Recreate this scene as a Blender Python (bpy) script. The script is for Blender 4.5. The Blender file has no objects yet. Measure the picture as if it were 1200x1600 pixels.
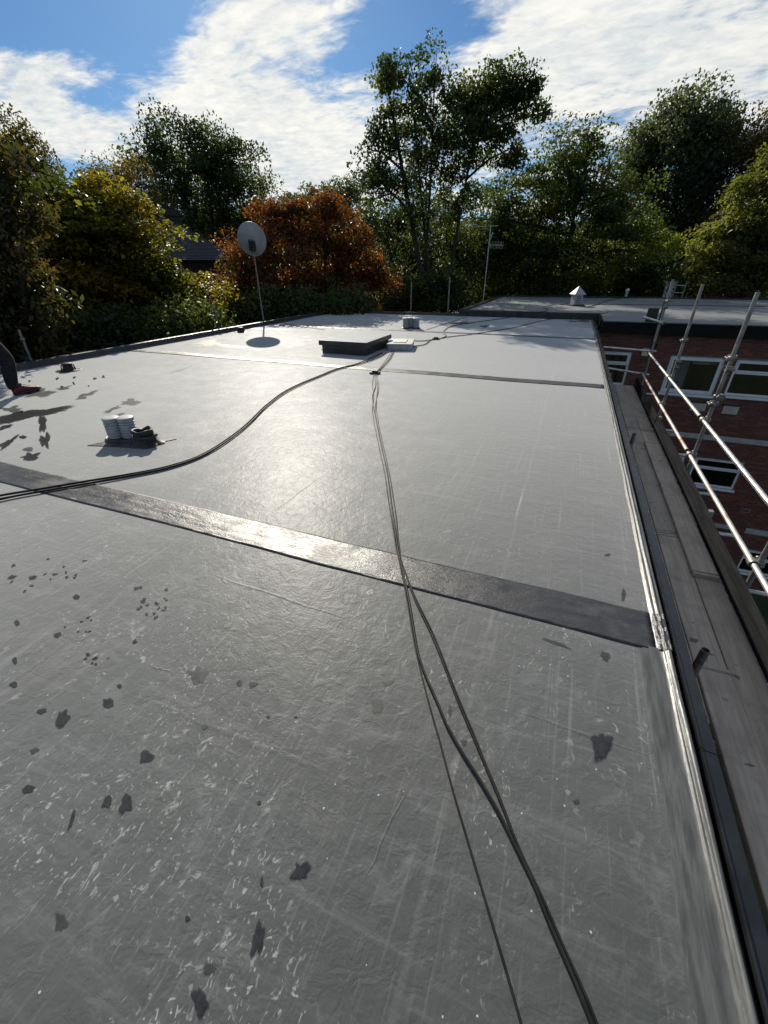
import bpy, bmesh, math, random
import numpy as np
from mathutils import Vector, Matrix, noise as mnoise
PI = math.pi
scn = bpy.context.scene
C = scn.collection

# ------------------------------------------------------------------ camera
CAM = Vector((0.0, 0.0, 1.6))
RIGHT = Vector((0.92613262, 0.37712796, -0.00727082)).normalized()
FWD = Vector((-0.32910423, 0.7984794, -0.5041042)).normalized()
UP = RIGHT.cross(FWD).normalized()
RIGHT = FWD.cross(UP).normalized()
cd = bpy.data.cameras.new('camera')
cam = bpy.data.objects.new('camera', cd); C.objects.link(cam)
cd.sensor_fit = 'VERTICAL'; cd.sensor_height = 32.0; cd.lens = 650.0 / 1600.0 * 32.0
cd.clip_start = 0.05; cd.clip_end = 3000
cam.matrix_world = Matrix(((RIGHT.x, UP.x, -FWD.x, CAM.x), (RIGHT.y, UP.y, -FWD.y, CAM.y), (RIGHT.z, UP.z, -FWD.z, CAM.z), (0, 0, 0, 1)))
scn.camera = cam
F = 650.0
def ray(px, py):                       # pixel of the 1200x1600 photograph -> world direction
    return (RIGHT * ((px - 600) / F) + UP * (-(py - 800) / F) + FWD)
def gp(px, py, z=0.0):                 # where that direction meets the level z
    r = ray(px, py); return CAM + r * ((z - CAM.z) / r.z)
def at(px, py, dist):                  # ... at a horizontal distance
    r = ray(px, py); return CAM + r * (dist / math.hypot(r.x, r.y))
def onx(px, py, x): r = ray(px, py); return CAM + r * ((x - CAM.x) / r.x)
def ony(px, py, y): r = ray(px, py); return CAM + r * ((y - CAM.y) / r.y)

# ------------------------------------------------------------------ sky, sun, exposure
SUN_EL = math.radians(30.2); SUN_AZ = math.radians(36.0)      # azimuth measured from +Y towards -X
sun_dir = Vector((-math.sin(SUN_AZ) * math.cos(SUN_EL), math.cos(SUN_AZ) * math.cos(SUN_EL), math.sin(SUN_EL)))
world = bpy.data.worlds.new('World'); scn.world = world; world.use_nodes = True
wt = world.node_tree; wn = wt.nodes; wl = wt.links
for n in list(wn): wn.remove(n)
def N(t, typ, **kw):
    n = t.nodes.new(typ)
    for k, v in kw.items():
        if k in n.bl_rna.properties: setattr(n, k, v)
        else: n.inputs[k].default_value = v
    return n
def math_n(t, op, a, b=None, c=None, clamp=False):
    n = t.nodes.new('ShaderNodeMath'); n.operation = op; n.use_clamp = clamp
    for i, v in enumerate((a, b, c)):
        if v is None: continue
        if isinstance(v, (int, float)): n.inputs[i].default_value = v
        else: t.links.new(v, n.inputs[i])
    return n.outputs[0]
def vmath(t, op, a, b=None, out=0):
    n = t.nodes.new('ShaderNodeVectorMath'); n.operation = op
    for i, v in enumerate((a, b)):
        if v is None: continue
        if isinstance(v, (tuple, list, Vector)): n.inputs[i].default_value = v
        elif isinstance(v, (int, float)): n.inputs[3].default_value = v
        else: t.links.new(v, n.inputs[i])
    return n.outputs[out]
def ramp(t, x, lo, hi, a=0.0, b=1.0, smooth=True):
    n = t.nodes.new('ShaderNodeMapRange'); n.interpolation_type = 'SMOOTHSTEP' if smooth else 'LINEAR'
    t.links.new(x, n.inputs[0])
    for i, v in enumerate((lo, hi, a, b)): n.inputs[1 + i].default_value = v
    return n.outputs[0]
def noise_n(t, vec, scale, detail=4.0, rough=0.5, dist=0.0, dim='3D'):
    n = t.nodes.new('ShaderNodeTexNoise'); n.noise_dimensions = dim
    if vec is not None: t.links.new(vec, n.inputs['Vector'])
    n.inputs['Scale'].default_value = scale; n.inputs['Detail'].default_value = detail
    n.inputs['Roughness'].default_value = rough; n.inputs['Distortion'].default_value = dist
    return n.outputs['Fac']
def mixc(t, fac, a, b, blend='MIX'):
    n = t.nodes.new('ShaderNodeMix'); n.data_type = 'RGBA'; n.blend_type = blend; n.clamp_factor = True
    for sock, v in ((n.inputs[0], fac), (n.inputs[6], a), (n.inputs[7], b)):
        if isinstance(v, (int, float)): sock.default_value = v
        elif isinstance(v, (tuple, list)): sock.default_value = tuple(v) + ((1.0,) if len(v) == 3 else ())
        else: t.links.new(v, sock)
    return n.outputs[2]
sky = N(wt, 'ShaderNodeTexSky', sky_type='NISHITA', sun_disc=False)
sky.sun_elevation = SUN_EL; sky.sun_rotation = -SUN_AZ
sky.air_density = 1.0; sky.dust_density = 0.25; sky.ozone_density = 3.0
tc = N(wt, 'ShaderNodeTexCoord')
d = vmath(wt, 'NORMALIZE', tc.outputs['Generated'])
sp = N(wt, 'ShaderNodeSeparateXYZ'); wl.new(d, sp.inputs[0])
zc = math_n(wt, 'ADD', math_n(wt, 'MAXIMUM', sp.outputs[2], 0.0), 0.10)
cb = N(wt, 'ShaderNodeCombineXYZ')
wl.new(math_n(wt, 'DIVIDE', sp.outputs[0], zc), cb.inputs[0]); wl.new(math_n(wt, 'DIVIDE', sp.outputs[1], zc), cb.inputs[1])
q = cb.outputs[0]
def qof(px, py):
    r = ray(px, py).normalized(); z = max(r.z, 0) + 0.10
    return Vector((r.x / z, r.y / z, 0))
big = noise_n(wt, q, 0.85, 5.0, 0.55, 0.6)
rot = N(wt, 'ShaderNodeMapping'); wl.new(q, rot.inputs[0]); sd_ = qof(260, 225) - qof(0, 95); rot.vector_type = 'POINT'; rot.inputs['Rotation'].default_value = (0, 0, -math.atan2(sd_.y, sd_.x)); rot.inputs['Scale'].default_value = (0.8, 1.25, 1.0)
mid = noise_n(wt, rot.outputs[0], 2.4, 8.0, 0.64, 0.9)
fine = noise_n(wt, rot.outputs[0], 13.0, 4.0, 0.6, 0.3)
cov = math_n(wt, 'ADD', math_n(wt, 'MULTIPLY', big, 0.8), math_n(wt, 'ADD', math_n(wt, 'MULTIPLY', mid, 0.85), math_n(wt, 'MULTIPLY', fine, 0.40)))
# the cloud banks and the blue gaps that this sky has
for (px, py, rx, ry, amp) in [(400, 150, 95, 120, .27), (330, 60, 60, 40, .20), (450, 260, 130, 60, .30), (40, 130, 70, 50, .26), (150, 215, 110, 38, .26),
                              (960, 60, 190, 110, .27), (1130, 130, 150, 90, .20), (820, 170, 90, 60, .20), (430, 20, 90, 25, .2),
                              (150, 30, 130, 45, -.40), (210, 105, 60, 30, -.18), (660, 45, 85, 50, -.42), (110, 262, 40, 16, -.25), (30, 30, 60, 50, -.25), (545, 100, 30, 14, -.25), (170, 150, 60, 16, -.15)]:
    c0 = qof(px, py); ex = (qof(px + rx, py) - c0); ey = (qof(px, max(py - ry, -200)) - c0)
    det = ex.x * ey.y - ex.y * ey.x
    dv = vmath(wt, 'SUBTRACT', q, c0)
    u = vmath(wt, 'DOT_PRODUCT', dv, (ey.y / det, -ey.x / det, 0), 1); v = vmath(wt, 'DOT_PRODUCT', dv, (-ex.y / det, ex.x / det, 0), 1)
    g = math_n(wt, 'EXPONENT', math_n(wt, 'MULTIPLY', math_n(wt, 'ADD', math_n(wt, 'MULTIPLY', u, u), math_n(wt, 'MULTIPLY', v, v)), -0.7))
    cov = math_n(wt, 'MULTIPLY_ADD', g, amp, cov)
cmask = ramp(wt, cov, 0.90, 1.24)
ctex = ramp(wt, math_n(wt, 'ADD', math_n(wt, 'MULTIPLY', mid, 0.6), math_n(wt, 'MULTIPLY', fine, 0.5)), 0.35, 0.75)
ccol = mixc(wt, ctex, (6.3, 6.9, 7.5), (9.6, 9.6, 9.3))
sdot = vmath(wt, 'DOT_PRODUCT', d, tuple(sun_dir), 1)        # thin cloud scatters forward: brighter towards the sun
ccol = mixc(wt, 1.0, ccol, mixc(wt, ramp(wt, sdot, -0.2, 0.98), (0.60, 0.62, 0.66), (1.12, 1.10, 1.06)), 'MULTIPLY')
skyc = mixc(wt, 1.0, sky.outputs[0], (0.39, 0.60, 0.79), 'MULTIPLY')
wcol = mixc(wt, cmask, skyc, ccol)
bg = N(wt, 'ShaderNodeBackground', Strength=0.085); wl.new(wcol, bg.inputs[0])
wo = N(wt, 'ShaderNodeOutputWorld'); wl.new(bg.outputs[0], wo.inputs[0])

sl = bpy.data.lights.new('sun', 'SUN'); sl.energy = 5.0; sl.angle = math.radians(0.55); sl.color = (1.0, 0.93, 0.80)
so = bpy.data.objects.new('sun', sl); C.objects.link(so)
so.rotation_euler = (-sun_dir).to_track_quat('-Z', 'Y').to_euler(); so.location = sun_dir * 60
scn.view_settings.view_transform = 'Standard'; scn.view_settings.look = 'None'
scn.view_settings.exposure = 0.15; scn.view_settings.gamma = 1.0; scn.view_settings.use_curve_mapping = False
scn.render.engine = 'CYCLES'
scn.cycles.max_bounces = 6; scn.cycles.diffuse_bounces = 4; scn.cycles.glossy_bounces = 2; scn.cycles.transmission_bounces = 5; scn.cycles.transparent_max_bounces = 4; scn.cycles.sample_clamp_indirect = 6

# ------------------------------------------------------------------ helpers
GZ = -8.3                              # ground level; the roof is z = 0
def newmat(name):
    m = bpy.data.materials.new(name); m.use_nodes = True
    t = m.node_tree
    b = t.nodes['Principled BSDF']
    return m, t, b
def bump(t, b, h, strength=0.3, dist=0.01):
    n = t.nodes.new('ShaderNodeBump'); n.inputs['Strength'].default_value = strength; n.inputs['Distance'].default_value = dist
    t.links.new(h, n.inputs['Height']); t.links.new(n.outputs[0], b.inputs['Normal'])
def mk(name, c1, c2, rough=0.5, scale=6.0, metal=0.0, bstr=0.15, bdist=0.004, stretch=(1, 1, 1), rvar=0.1, spec=0.5, thresh=(0.35, 0.65)):
    m, t, b = newmat(name)
    o = N(t, 'ShaderNodeTexCoord'); mp = N(t, 'ShaderNodeMapping'); t.links.new(o.outputs['Object'], mp.inputs[0]); mp.inputs['Scale'].default_value = stretch
    n1 = noise_n(t, mp.outputs[0], scale, 6.0, 0.6, 0.3)
    t.links.new(mixc(t, ramp(t, n1, *thresh), c1, c2), b.inputs['Base Color'])
    n2 = noise_n(t, mp.outputs[0], scale * 4, 4.0, 0.6)
    t.links.new(ramp(t, n2, 0.3, 0.7, rough - rvar, rough + rvar), b.inputs['Roughness'])
    b.inputs['Metallic'].default_value = metal; b.inputs['Specular IOR Level'].default_value = spec
    bump(t, b, n2, bstr, bdist)
    return m

def link(o, parent=None):
    C.objects.link(o)
    if parent is not None:
        o.parent = parent; o.matrix_parent_inverse = Matrix.Translation(-PLOC[parent.name])
    PLOC[o.name] = PLOC[parent.name] if parent is not None else o.location.copy()
    return o
PLOC = {}
def tag(o, label=None, cat=None, group=None, kind=None):
    if label: o['label'] = label
    if cat: o['category'] = cat
    if group: o['group'] = group
    if kind: o['kind'] = kind
    return o
def thing(name, label, cat, loc=(0, 0, 0), group=None):
    o = bpy.data.objects.new(name, None); o.location = loc; o.empty_display_size = 0.2
    link(o); return tag(o, label, cat, group)
def mesh_obj(name, verts, faces, mat, parent=None, smooth=False):
    me = bpy.data.meshes.new(name); me.from_pydata([tuple(v) for v in verts], [], faces); me.validate()
    if smooth: me.polygons.foreach_set('use_smooth', [True] * len(me.polygons))
    me.materials.append(mat)
    o = bpy.data.objects.new(name, me)
    # a child's own origin stays at the world origin, so undo the parent's location
    C.objects.link(o)
    if parent is not None:
        o.parent = parent; o.matrix_parent_inverse = Matrix.Translation(-world_loc(parent))
    return o
def world_loc(o):
    p = Vector((0, 0, 0))
    if o.parent is None: return Vector(o.location)
    return Vector(o.location)      # parts built in world coordinates sit at the world origin
class MB:
    def __init__(s): s.v = []; s.f = []; s.sm = []
    def add(s, vs, fs, sm=False):
        k = len(s.v); s.v += [tuple(v) for v in vs]; s.f += [tuple(i + k for i in f) for f in fs]; s.sm += [sm] * len(fs)
    def box(s, lo, hi, M=None):
        x0, y0, z0 = lo; x1, y1, z1 = hi
        vs = [Vector(p) for p in ((x0, y0, z0), (x1, y0, z0), (x1, y1, z0), (x0, y1, z0), (x0, y0, z1), (x1, y0, z1), (x1, y1, z1), (x0, y1, z1))]
        if M is not None: vs = [M @ v for v in vs]
        s.add(vs, [(0, 3, 2, 1), (4, 5, 6, 7), (0, 1, 5, 4), (1, 2, 6, 5), (2, 3, 7, 6), (3, 0, 4, 7)])
    def bbox(s, lo, hi, b=0.006, M=None):          # box with chamfered edges
        x0, y0, z0 = lo; x1, y1, z1 = hi
        bm = bmesh.new(); bmesh.ops.create_cube(bm, size=1.0)
        for v in bm.verts: v.co = Vector(((x0 + x1) / 2 + v.co.x * (x1 - x0), (y0 + y1) / 2 + v.co.y * (y1 - y0), (z0 + z1) / 2 + v.co.z * (z1 - z0)))
        bmesh.ops.bevel(bm, geom=bm.edges[:], offset=b, segments=2, affect='EDGES', profile=0.6)
        bm.verts.index_update()
        vs = [v.co.copy() for v in bm.verts]
        if M is not None: vs = [M @ v for v in vs]
        s.add(vs, [tuple(v.index for v in f.verts) for f in bm.faces]); bm.free()
    def tube(s, pts, r, n=10, cap=True, smooth=True):
        pts = [Vector(p) for p in pts]; m = len(pts)
        rs = r if isinstance(r, (list, tuple)) else [r] * m
        vs = []; ref = None
        for i, p in enumerate(pts):
            t = (pts[min(i + 1, m - 1)] - pts[max(i - 1, 0)]).normalized()
            if ref is None:
                ref = t.cross(Vector((0, 0, 1)))
                if ref.length < 0.05: ref = t.cross(Vector((1, 0, 0)))
            ref = (ref - t * ref.dot(t)).normalized(); b = t.cross(ref)
            for k in range(n):
                a = 2 * PI * k / n; vs.append(p + ref * (math.cos(a) * rs[i]) + b * (math.sin(a) * rs[i]))
        fs = [(i * n + k, i * n + (k + 1) % n, (i + 1) * n + (k + 1) % n, (i + 1) * n + k) for i in range(m - 1) for k in range(n)]
        s.add(vs, fs, smooth)
        if cap:
            s.add([vs[k] for k in range(n)], [tuple(reversed(range(n)))]); s.add([vs[(m - 1) * n + k] for k in range(n)], [tuple(range(n))])
    def pipe(s, a, b, r, wall=0.004, n=14):         # open-ended tube
        a = Vector(a); b = Vector(b); t = (b - a).normalized()
        ref = t.cross(Vector((0, 0, 1)));
        if ref.length < 0.05: ref = t.cross(Vector((1, 0, 0)))
        ref.normalize(); bb = t.cross(ref)
        ring = lambda p, rr: [p + ref * (math.cos(2 * PI * k / n) * rr) + bb * (math.sin(2 * PI * k / n) * rr) for k in range(n)]
        ri = r - wall; dp = t * min(0.12, (b - a).length * .4)
        rings = [ring(a + dp, ri), ring(a, ri), ring(a, r), ring(b, r), ring(b, ri), ring(b - dp, ri)]
        vs = sum(rings, [])
        for i in range(5): pass
        s.add(vs, [(i * n + k, i * n + (k + 1) % n, (i + 1) * n + (k + 1) % n, (i + 1) * n + k) for i in range(5) for k in range(n)] + [tuple(range(n)), tuple(reversed(range(5 * n, 6 * n)))], False)
    def lathe(s, prof, c=(0, 0, 0), n=28, M=None, smooth=True):
        vs = []; c = Vector(c)
        for (r, z) in prof:
            for k in range(n):
                a = 2 * PI * k / n; p = Vector((r * math.cos(a), r * math.sin(a), z))
                vs.append((M @ p if M is not None else p) + c)
        m = len(prof)
        s.add(vs, [(i * n + k, i * n + (k + 1) % n, (i + 1) * n + (k + 1) % n, (i + 1) * n + k) for i in range(m - 1) for k in range(n)], smooth)
        s.add(vs[:n], [tuple(reversed(range(n)))]); s.add(vs[-n:], [tuple(range(n))])
    def build(s, name, mat, parent=None):
        o = mesh_obj(name, s.v, s.f, mat, parent)
        if len(o.data.polygons) == len(s.sm): o.data.polygons.foreach_set('use_smooth', s.sm)
        return o
def spline(pts, step=0.06):            # Catmull-Rom through points
    pts = [Vector(p) for p in pts]; out = []
    P = [pts[0] * 2 - pts[1]] + pts + [pts[-1] * 2 - pts[-2]]
    for i in range(1, len(P) - 2):
        k = max(2, int((P[i + 1] - P[i]).length / step))
        for j in range(k):
            t = j / k; a, b, c, e = P[i - 1], P[i], P[i + 1], P[i + 2]
            out.append(0.5 * ((2 * b) + (c - a) * t + (2 * a - 5 * b + 4 * c - e) * t * t + (3 * b - a - 3 * c + e) * t ** 3))
    out.append(pts[-1]); return out
rnd = random.Random(7)

# ------------------------------------------------------------------ materials
def roof_material(name, base=(0.052, 0.059, 0.060), rough=0.74, marks=True):
    m, t, b = newmat(name)
    o = N(t, 'ShaderNodeTexCoord'); P = o.outputs['Object']
    s = N(t, 'ShaderNodeSeparateXYZ'); t.links.new(P, s.inputs[0]); X, Y = s.outputs[0], s.outputs[1]
    n_low = noise_n(t, P, 0.55, 4, 0.6, 0.5); n_mid = noise_n(t, P, 4.0, 5, 0.6)
    col = mixc(t, ramp(t, n_low, 0.3, 0.7), tuple(c * 0.74 for c in base), tuple(c * 1.22 for c in base))
    col = mixc(t, math_n(t, 'MULTIPLY', ramp(t, n_mid, 0.45, 0.75), 0.35), col, tuple(c * 1.5 for c in base))
    # drawn-out streaks along the sheet
    mp = N(t, 'ShaderNodeMapping'); t.links.new(P, mp.inputs[0]); mp.inputs['Scale'].default_value = (42, 1.1, 1); mp.inputs['Rotation'].default_value = (0, 0, 0)
    streak = ramp(t, noise_n(t, mp.outputs[0], 1.0, 3, 0.6), 0.56, 0.74)
    col = mixc(t, math_n(t, 'MULTIPLY', streak, 0.30), col, (0.22, 0.225, 0.23))
    mp3 = N(t, 'ShaderNodeMapping'); t.links.new(P, mp3.inputs[0]); mp3.inputs['Rotation'].default_value = (0, 0, math.radians(-12)); mp3.inputs['Scale'].default_value = (1.3, 16, 1)
    streak2 = ramp(t, noise_n(t, mp3.outputs[0], 1.0, 5, 0.7, 0.4), 0.48, 0.72)
    col = mixc(t, math_n(t, 'MULTIPLY', streak2, 0.26), col, (0.20, 0.205, 0.21))
    mask = None
    if marks:
        # pale scuffs and flakes in patches
        mp2 = N(t, 'ShaderNodeMapping'); t.links.new(P, mp2.inputs[0]); mp2.inputs['Rotation'].default_value = (0, 0, math.radians(22)); mp2.inputs['Scale'].default_value = (1.0, 0.55, 1.0)
        patch = ramp(t, noise_n(t, P, 1.6, 4, 0.6, 0.4), 0.46, 0.64)
        fl = ramp(t, noise_n(t, mp2.outputs[0], 46.0, 3, 0.55, 1.6), 0.60, 0.69)
        fl2 = ramp(t, noise_n(t, mp2.outputs[0], 17.0, 4, 0.6, 2.2), 0.60, 0.72)
        near = ramp(t, Y, 1.4, 3.4, 1.0, 0.25)
        mask = math_n(t, 'MULTIPLY', math_n(t, 'MAXIMUM', math_n(t, 'MULTIPLY', fl, patch), math_n(t, 'MULTIPLY', math_n(t, 'MULTIPLY', fl2, 0.8), ramp(t, noise_n(t, P, 0.9, 3, 0.5), 0.45, 0.6))), near)
        col = mixc(t, math_n(t, 'MULTIPLY', mask, 0.8), col, (0.36, 0.365, 0.36))
        smear = ramp(t, noise_n(t, mp2.outputs[0], 5.0, 5, 0.68, 1.8), 0.52, 0.72)
        col = mixc(t, math_n(t, 'MULTIPLY', math_n(t, 'MULTIPLY', smear, near), 0.34), col, (0.17, 0.175, 0.18))
        # rubbed, shinier zone beside the edge roll
        edge = math_n(t, 'MULTIPLY', ramp(t, X, 0.46, 0.69), ramp(t, streak, 0.0, 0.6, 0.25, 1.0))
        col = mixc(t, math_n(t, 'MULTIPLY', edge, 0.35), col, (0.24, 0.245, 0.245))
        # tiny crisp flecks
        vo = N(t, 'ShaderNodeTexVoronoi', Scale=38.0); t.links.new(P, vo.inputs['Vector'])
        sc = N(t, 'ShaderNodeSeparateColor'); t.links.new(vo.outputs['Color'], sc.inputs[0])
        spk = math_n(t, 'MULTIPLY', math_n(t, 'LESS_THAN', vo.outputs['Distance'], 0.12), math_n(t, 'GREATER_THAN', sc.outputs[0], 0.93))
        col = mixc(t, math_n(t, 'MULTIPLY', spk, math_n(t, 'MULTIPLY', near, 0.8)), col, (0.5, 0.5, 0.5))
        dkp = math_n(t, 'MULTIPLY', math_n(t, 'LESS_THAN', vo.outputs['Distance'], 0.16), math_n(t, 'LESS_THAN', sc.outputs[1], 0.02))
        col = mixc(t, math_n(t, 'MULTIPLY', dkp, 0.7), col, (0.02, 0.02, 0.022))
    hgt = math_n(t, 'ADD', math_n(t, 'MULTIPLY', noise_n(t, P, 85.0, 1, 0.5), 0.16), math_n(t, 'MULTIPLY', noise_n(t, P, 15.0, 3, 0.62, 0.7), 1.0))
    if marks:
        wob = math_n(t, 'MULTIPLY', math_n(t, 'SUBTRACT', noise_n(t, P, 1.2, 1, 0.5), 0.5), 0.05)
        Xw = math_n(t, 'ADD', X, wob)
        brk = ramp(t, math_n(t, 'ADD', math_n(t, 'MULTIPLY', n_mid, 0.5), math_n(t, 'MULTIPLY', streak, 0.4)), 0.22, 0.5, 0.15, 1.0)
        lines = None
        for x0, w, a in ((gp(585, 965).x, .0022, .8), (gp(600, 965).x, .002, .7), (gp(520, 1010).x, .002, .35), (gp(640, 600).x, .004, .8), (gp(660, 600).x, .003, .6), (gp(871, 560).x, .009, 1.0), (gp(828, 560).x, .006, .5), (-5.6, .006, .4), (0.52, .002, .35)):
            ln = ramp(t, math_n(t, 'ABSOLUTE', math_n(t, 'SUBTRACT', Xw, x0)), w * 0.5, w * 1.8, a, 0.0)
            lines = ln if lines is None else math_n(t, 'MAXIMUM', lines, ln)
        col = mixc(t, math_n(t, 'MULTIPLY', math_n(t, 'MULTIPLY', lines, brk), 0.5), col, (0.30, 0.305, 0.30))
    t.links.new(col, b.inputs['Base Color'])
    r = math_n(t, 'ADD', ramp(t, n_mid, 0.3, 0.7, rough - 0.04, rough + 0.04), math_n(t, 'MULTIPLY', math_n(t, 'SUBTRACT', n_low, 0.5), 0.25))
    if mask is not None: r = math_n(t, 'MULTIPLY_ADD', edge, -0.22, r)
    t.links.new(r, b.inputs['Roughness'])
    b.inputs['Specular IOR Level'].default_value = 0.5; b.inputs['Sheen Weight'].default_value = 0.78 if marks else 0.25; b.inputs['Coat Weight'].default_value = 0.12 if marks else 0.0; b.inputs['Coat Roughness'].default_value = 0.36; b.inputs['Sheen Roughness'].default_value = 0.45
    bump(t, b, hgt, 0.46, 0.010); t.links.new(b.inputs['Normal'].links[0].from_socket, b.inputs['Coat Normal'])
    return m
M = {}
M['roof'] = roof_material('grey_membrane')
M['wing_roof'] = roof_material('old_grey_membrane', (0.085, 0.095, 0.094), 0.6, False)
def tape_material():
    m, t, b = newmat('seam_tape')
    o = N(t, 'ShaderNodeTexCoord'); P = o.outputs['Object']
    n1 = noise_n(t, P, 5.0, 5, 0.65, 0.4)
    ds = ramp(t, noise_n(t, P, 2.2, 4, 0.7), 0.48, 0.7)
    col = mixc(t, ds, (0.030, 0.032, 0.037), (0.075, 0.077, 0.080))
    sp_ = ramp(t, noise_n(t, P, 70.0, 2, 0.6, 1.0), 0.64, 0.72)
    col = mixc(t, math_n(t, 'MULTIPLY', sp_, math_n(t, 'MULTIPLY', ds, 0.6)), col, (0.2, 0.2, 0.2))
    t.links.new(col, b.inputs['Base Color'])
    t.links.new(ramp(t, n1, 0.3, 0.7, 0.33, 0.50), b.inputs['Roughness'])
    mp = N(t, 'ShaderNodeMapping'); t.links.new(P, mp.inputs[0]); mp.inputs['Scale'].default_value = (1, 2.2, 1); mp.inputs['Rotation'].default_value = (0, 0, .5)
    h = math_n(t, 'ADD', math_n(t, 'MULTIPLY', noise_n(t, mp.outputs[0], 26.0, 4, 0.65, 1.2), 0.8), math_n(t, 'MULTIPLY', n1, 0.7))
    bump(t, b, h, 0.34, 0.011)
    return m
M['tape'] = tape_material()
M['bead'] = mk('glossy_membrane_edge', (0.05, 0.052, 0.053), (0.10, 0.105, 0.105), 0.38, 5.0, bstr=0.2, bdist=0.006, stretch=(6, 0.8, 6), rvar=0.06)
def stain_mat(name, c1, c2, rough, opac):
    m, t, b = newmat(name); o = N(t, 'ShaderNodeTexCoord'); P = o.outputs['Object']
    n1 = noise_n(t, P, 30.0, 4, 0.65, 0.5)
    t.links.new(mixc(t, ramp(t, n1, .35, .65), c1, c2), b.inputs['Base Color']); b.inputs['Roughness'].default_value = rough
    a = N(t, 'ShaderNodeAttribute', attribute_name='fade')
    al = ramp(t, math_n(t, 'ADD', a.outputs['Fac'], math_n(t, 'MULTIPLY', math_n(t, 'SUBTRACT', n1, .5), 0.9)), .22, .80, 0.0, opac)
    t.links.new(al, b.inputs['Alpha']); return m
M['wet'] = stain_mat('wet_stain', (0.018, 0.019, 0.021), (0.035, 0.036, 0.038), 0.28, .95)
M['damp'] = stain_mat('damp_stain', (0.035, 0.037, 0.039), (0.055, 0.057, 0.058), 0.40, .75)
M['fascia'] = mk('black_fascia', (0.006, 0.006, 0.006), (0.012, 0.012, 0.012), 0.7, 3.0, spec=.15)
M['black_trim'] = mk('black_plastic_trim', (0.012, 0.013, 0.016), (0.022, 0.023, 0.027), 0.28, 3.0, bstr=0.05, rvar=0.06)
M['kerb'] = mk('black_membrane_kerb', (0.018, 0.018, 0.02), (0.04, 0.04, 0.042), 0.42, 4.0, bstr=0.3, bdist=0.01)
M['cable'] = mk('black_cable_rubber', (0.008, 0.008, 0.009), (0.016, 0.016, 0.016), 0.6, 20.0, bstr=0.05, rvar=0.06, spec=.25)
M['steel'] = mk('galvanised_steel_tube', (0.42, 0.42, 0.40), (0.62, 0.62, 0.59), 0.40, 9.0, metal=0.85, bstr=0.15, stretch=(1, 1, 1), rvar=0.10)
M['rust'] = mk('galvanised_tube_with_rust', (0.50, 0.49, 0.46), (0.36, 0.20, 0.12), 0.45, 2.2, metal=0.6, bstr=0.15, thresh=(.52, .66))
M['dull'] = mk('dull_scaffold_tube', (0.20, 0.195, 0.19), (0.34, 0.33, 0.31), 0.5, 7.0, metal=0.5, bstr=0.2)
M['iron'] = mk('dull_coupler_steel', (0.16, 0.155, 0.15), (0.30, 0.28, 0.26), 0.5, 30.0, metal=0.7, bstr=0.3)
M['pvc_grey'] = mk('weathered_grey_plastic', (0.42, 0.44, 0.45), (0.56, 0.57, 0.57), 0.45, 14.0, bstr=0.08)
M['pot'] = mk('weathered_pot_plastic', (0.30, 0.32, 0.34), (0.42, 0.43, 0.44), 0.5, 14.0, bstr=0.1)
M['pvc_white'] = mk('white_upvc', (0.74, 0.76, 0.78), (0.82, 0.83, 0.84), 0.30, 3.0, bstr=0.03, rvar=0.05)
M['dish'] = mk('grey_painted_dish', (0.28, 0.29, 0.30), (0.34, 0.35, 0.36), 0.5, 5.0, bstr=0.05)
M['concrete'] = mk('painted_concrete_band', (0.34, 0.34, 0.33), (0.46, 0.46, 0.44), 0.8, 6.0, bstr=0.3)
M['buff'] = mk('buff_vent_plastic', (0.50, 0.46, 0.34), (0.58, 0.54, 0.40), 0.5, 8.0, bstr=0.1)
M['mortar'] = mk('grey_mortar', (0.17, 0.145, 0.13), (0.24, 0.21, 0.19), 0.9, 30.0, bstr=0.5)
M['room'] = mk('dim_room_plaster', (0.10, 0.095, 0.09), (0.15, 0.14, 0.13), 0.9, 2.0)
M['soot'] = mk('sooty_brick', (0.022, 0.020, 0.024), (0.04, 0.035, 0.038), 0.85, 9.0, stretch=(1, 1, 7), bstr=.4)
M['slate'] = mk('dark_slate', (0.03, 0.032, 0.042), (0.05, 0.053, 0.065), 0.8, 8.0, stretch=(1, 1, 6), bstr=0.4)
M['bark'] = mk('tree_bark', (0.020, 0.018, 0.014), (0.05, 0.044, 0.036), 0.9, 9.0, stretch=(3, 3, .6), bstr=0.8, bdist=0.02)
M['grass'] = mk('rough_grass', (0.025, 0.04, 0.012), (0.055, 0.075, 0.025), 0.95, 0.8, bstr=0.8, bdist=0.05)
M['rubber'] = mk('black_rubber', (0.012, 0.012, 0.012), (0.024, 0.023, 0.022), 0.55, 20.0)
M['cloth'] = mk('black_work_clothes', (0.012, 0.012, 0.014), (0.026, 0.026, 0.03), 0.85, 25.0, bstr=0.4, spec=0.2)
M['red'] = mk('red_shoe_fabric', (0.09, 0.008, 0.016), (0.15, 0.012, 0.022), 0.6, 30.0, bstr=0.3)
M['skin'] = mk('skin', (0.42, 0.26, 0.19), (0.50, 0.31, 0.23), 0.5, 10.0, bstr=0.08)
M['hair'] = mk('dark_hair', (0.02, 0.014, 0.01), (0.04, 0.028, 0.02), 0.5, 40.0, stretch=(1, 1, .2), bstr=0.5)
def glass_mat():
    m, t, b = newmat('window_glass')
    b.inputs['Base Color'].default_value = (0.9, 0.95, 0.97, 1); b.inputs['Roughness'].default_value = 0.02
    b.inputs['Transmission Weight'].default_value = 1.0; b.inputs['IOR'].default_value = 1.45
    o = N(t, 'ShaderNodeTexCoord'); bump(t, b, noise_n(t, o.outputs['Object'], 1.5, 1), 0.02, 0.01)
    return m
M['glass'] = glass_mat()
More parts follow.
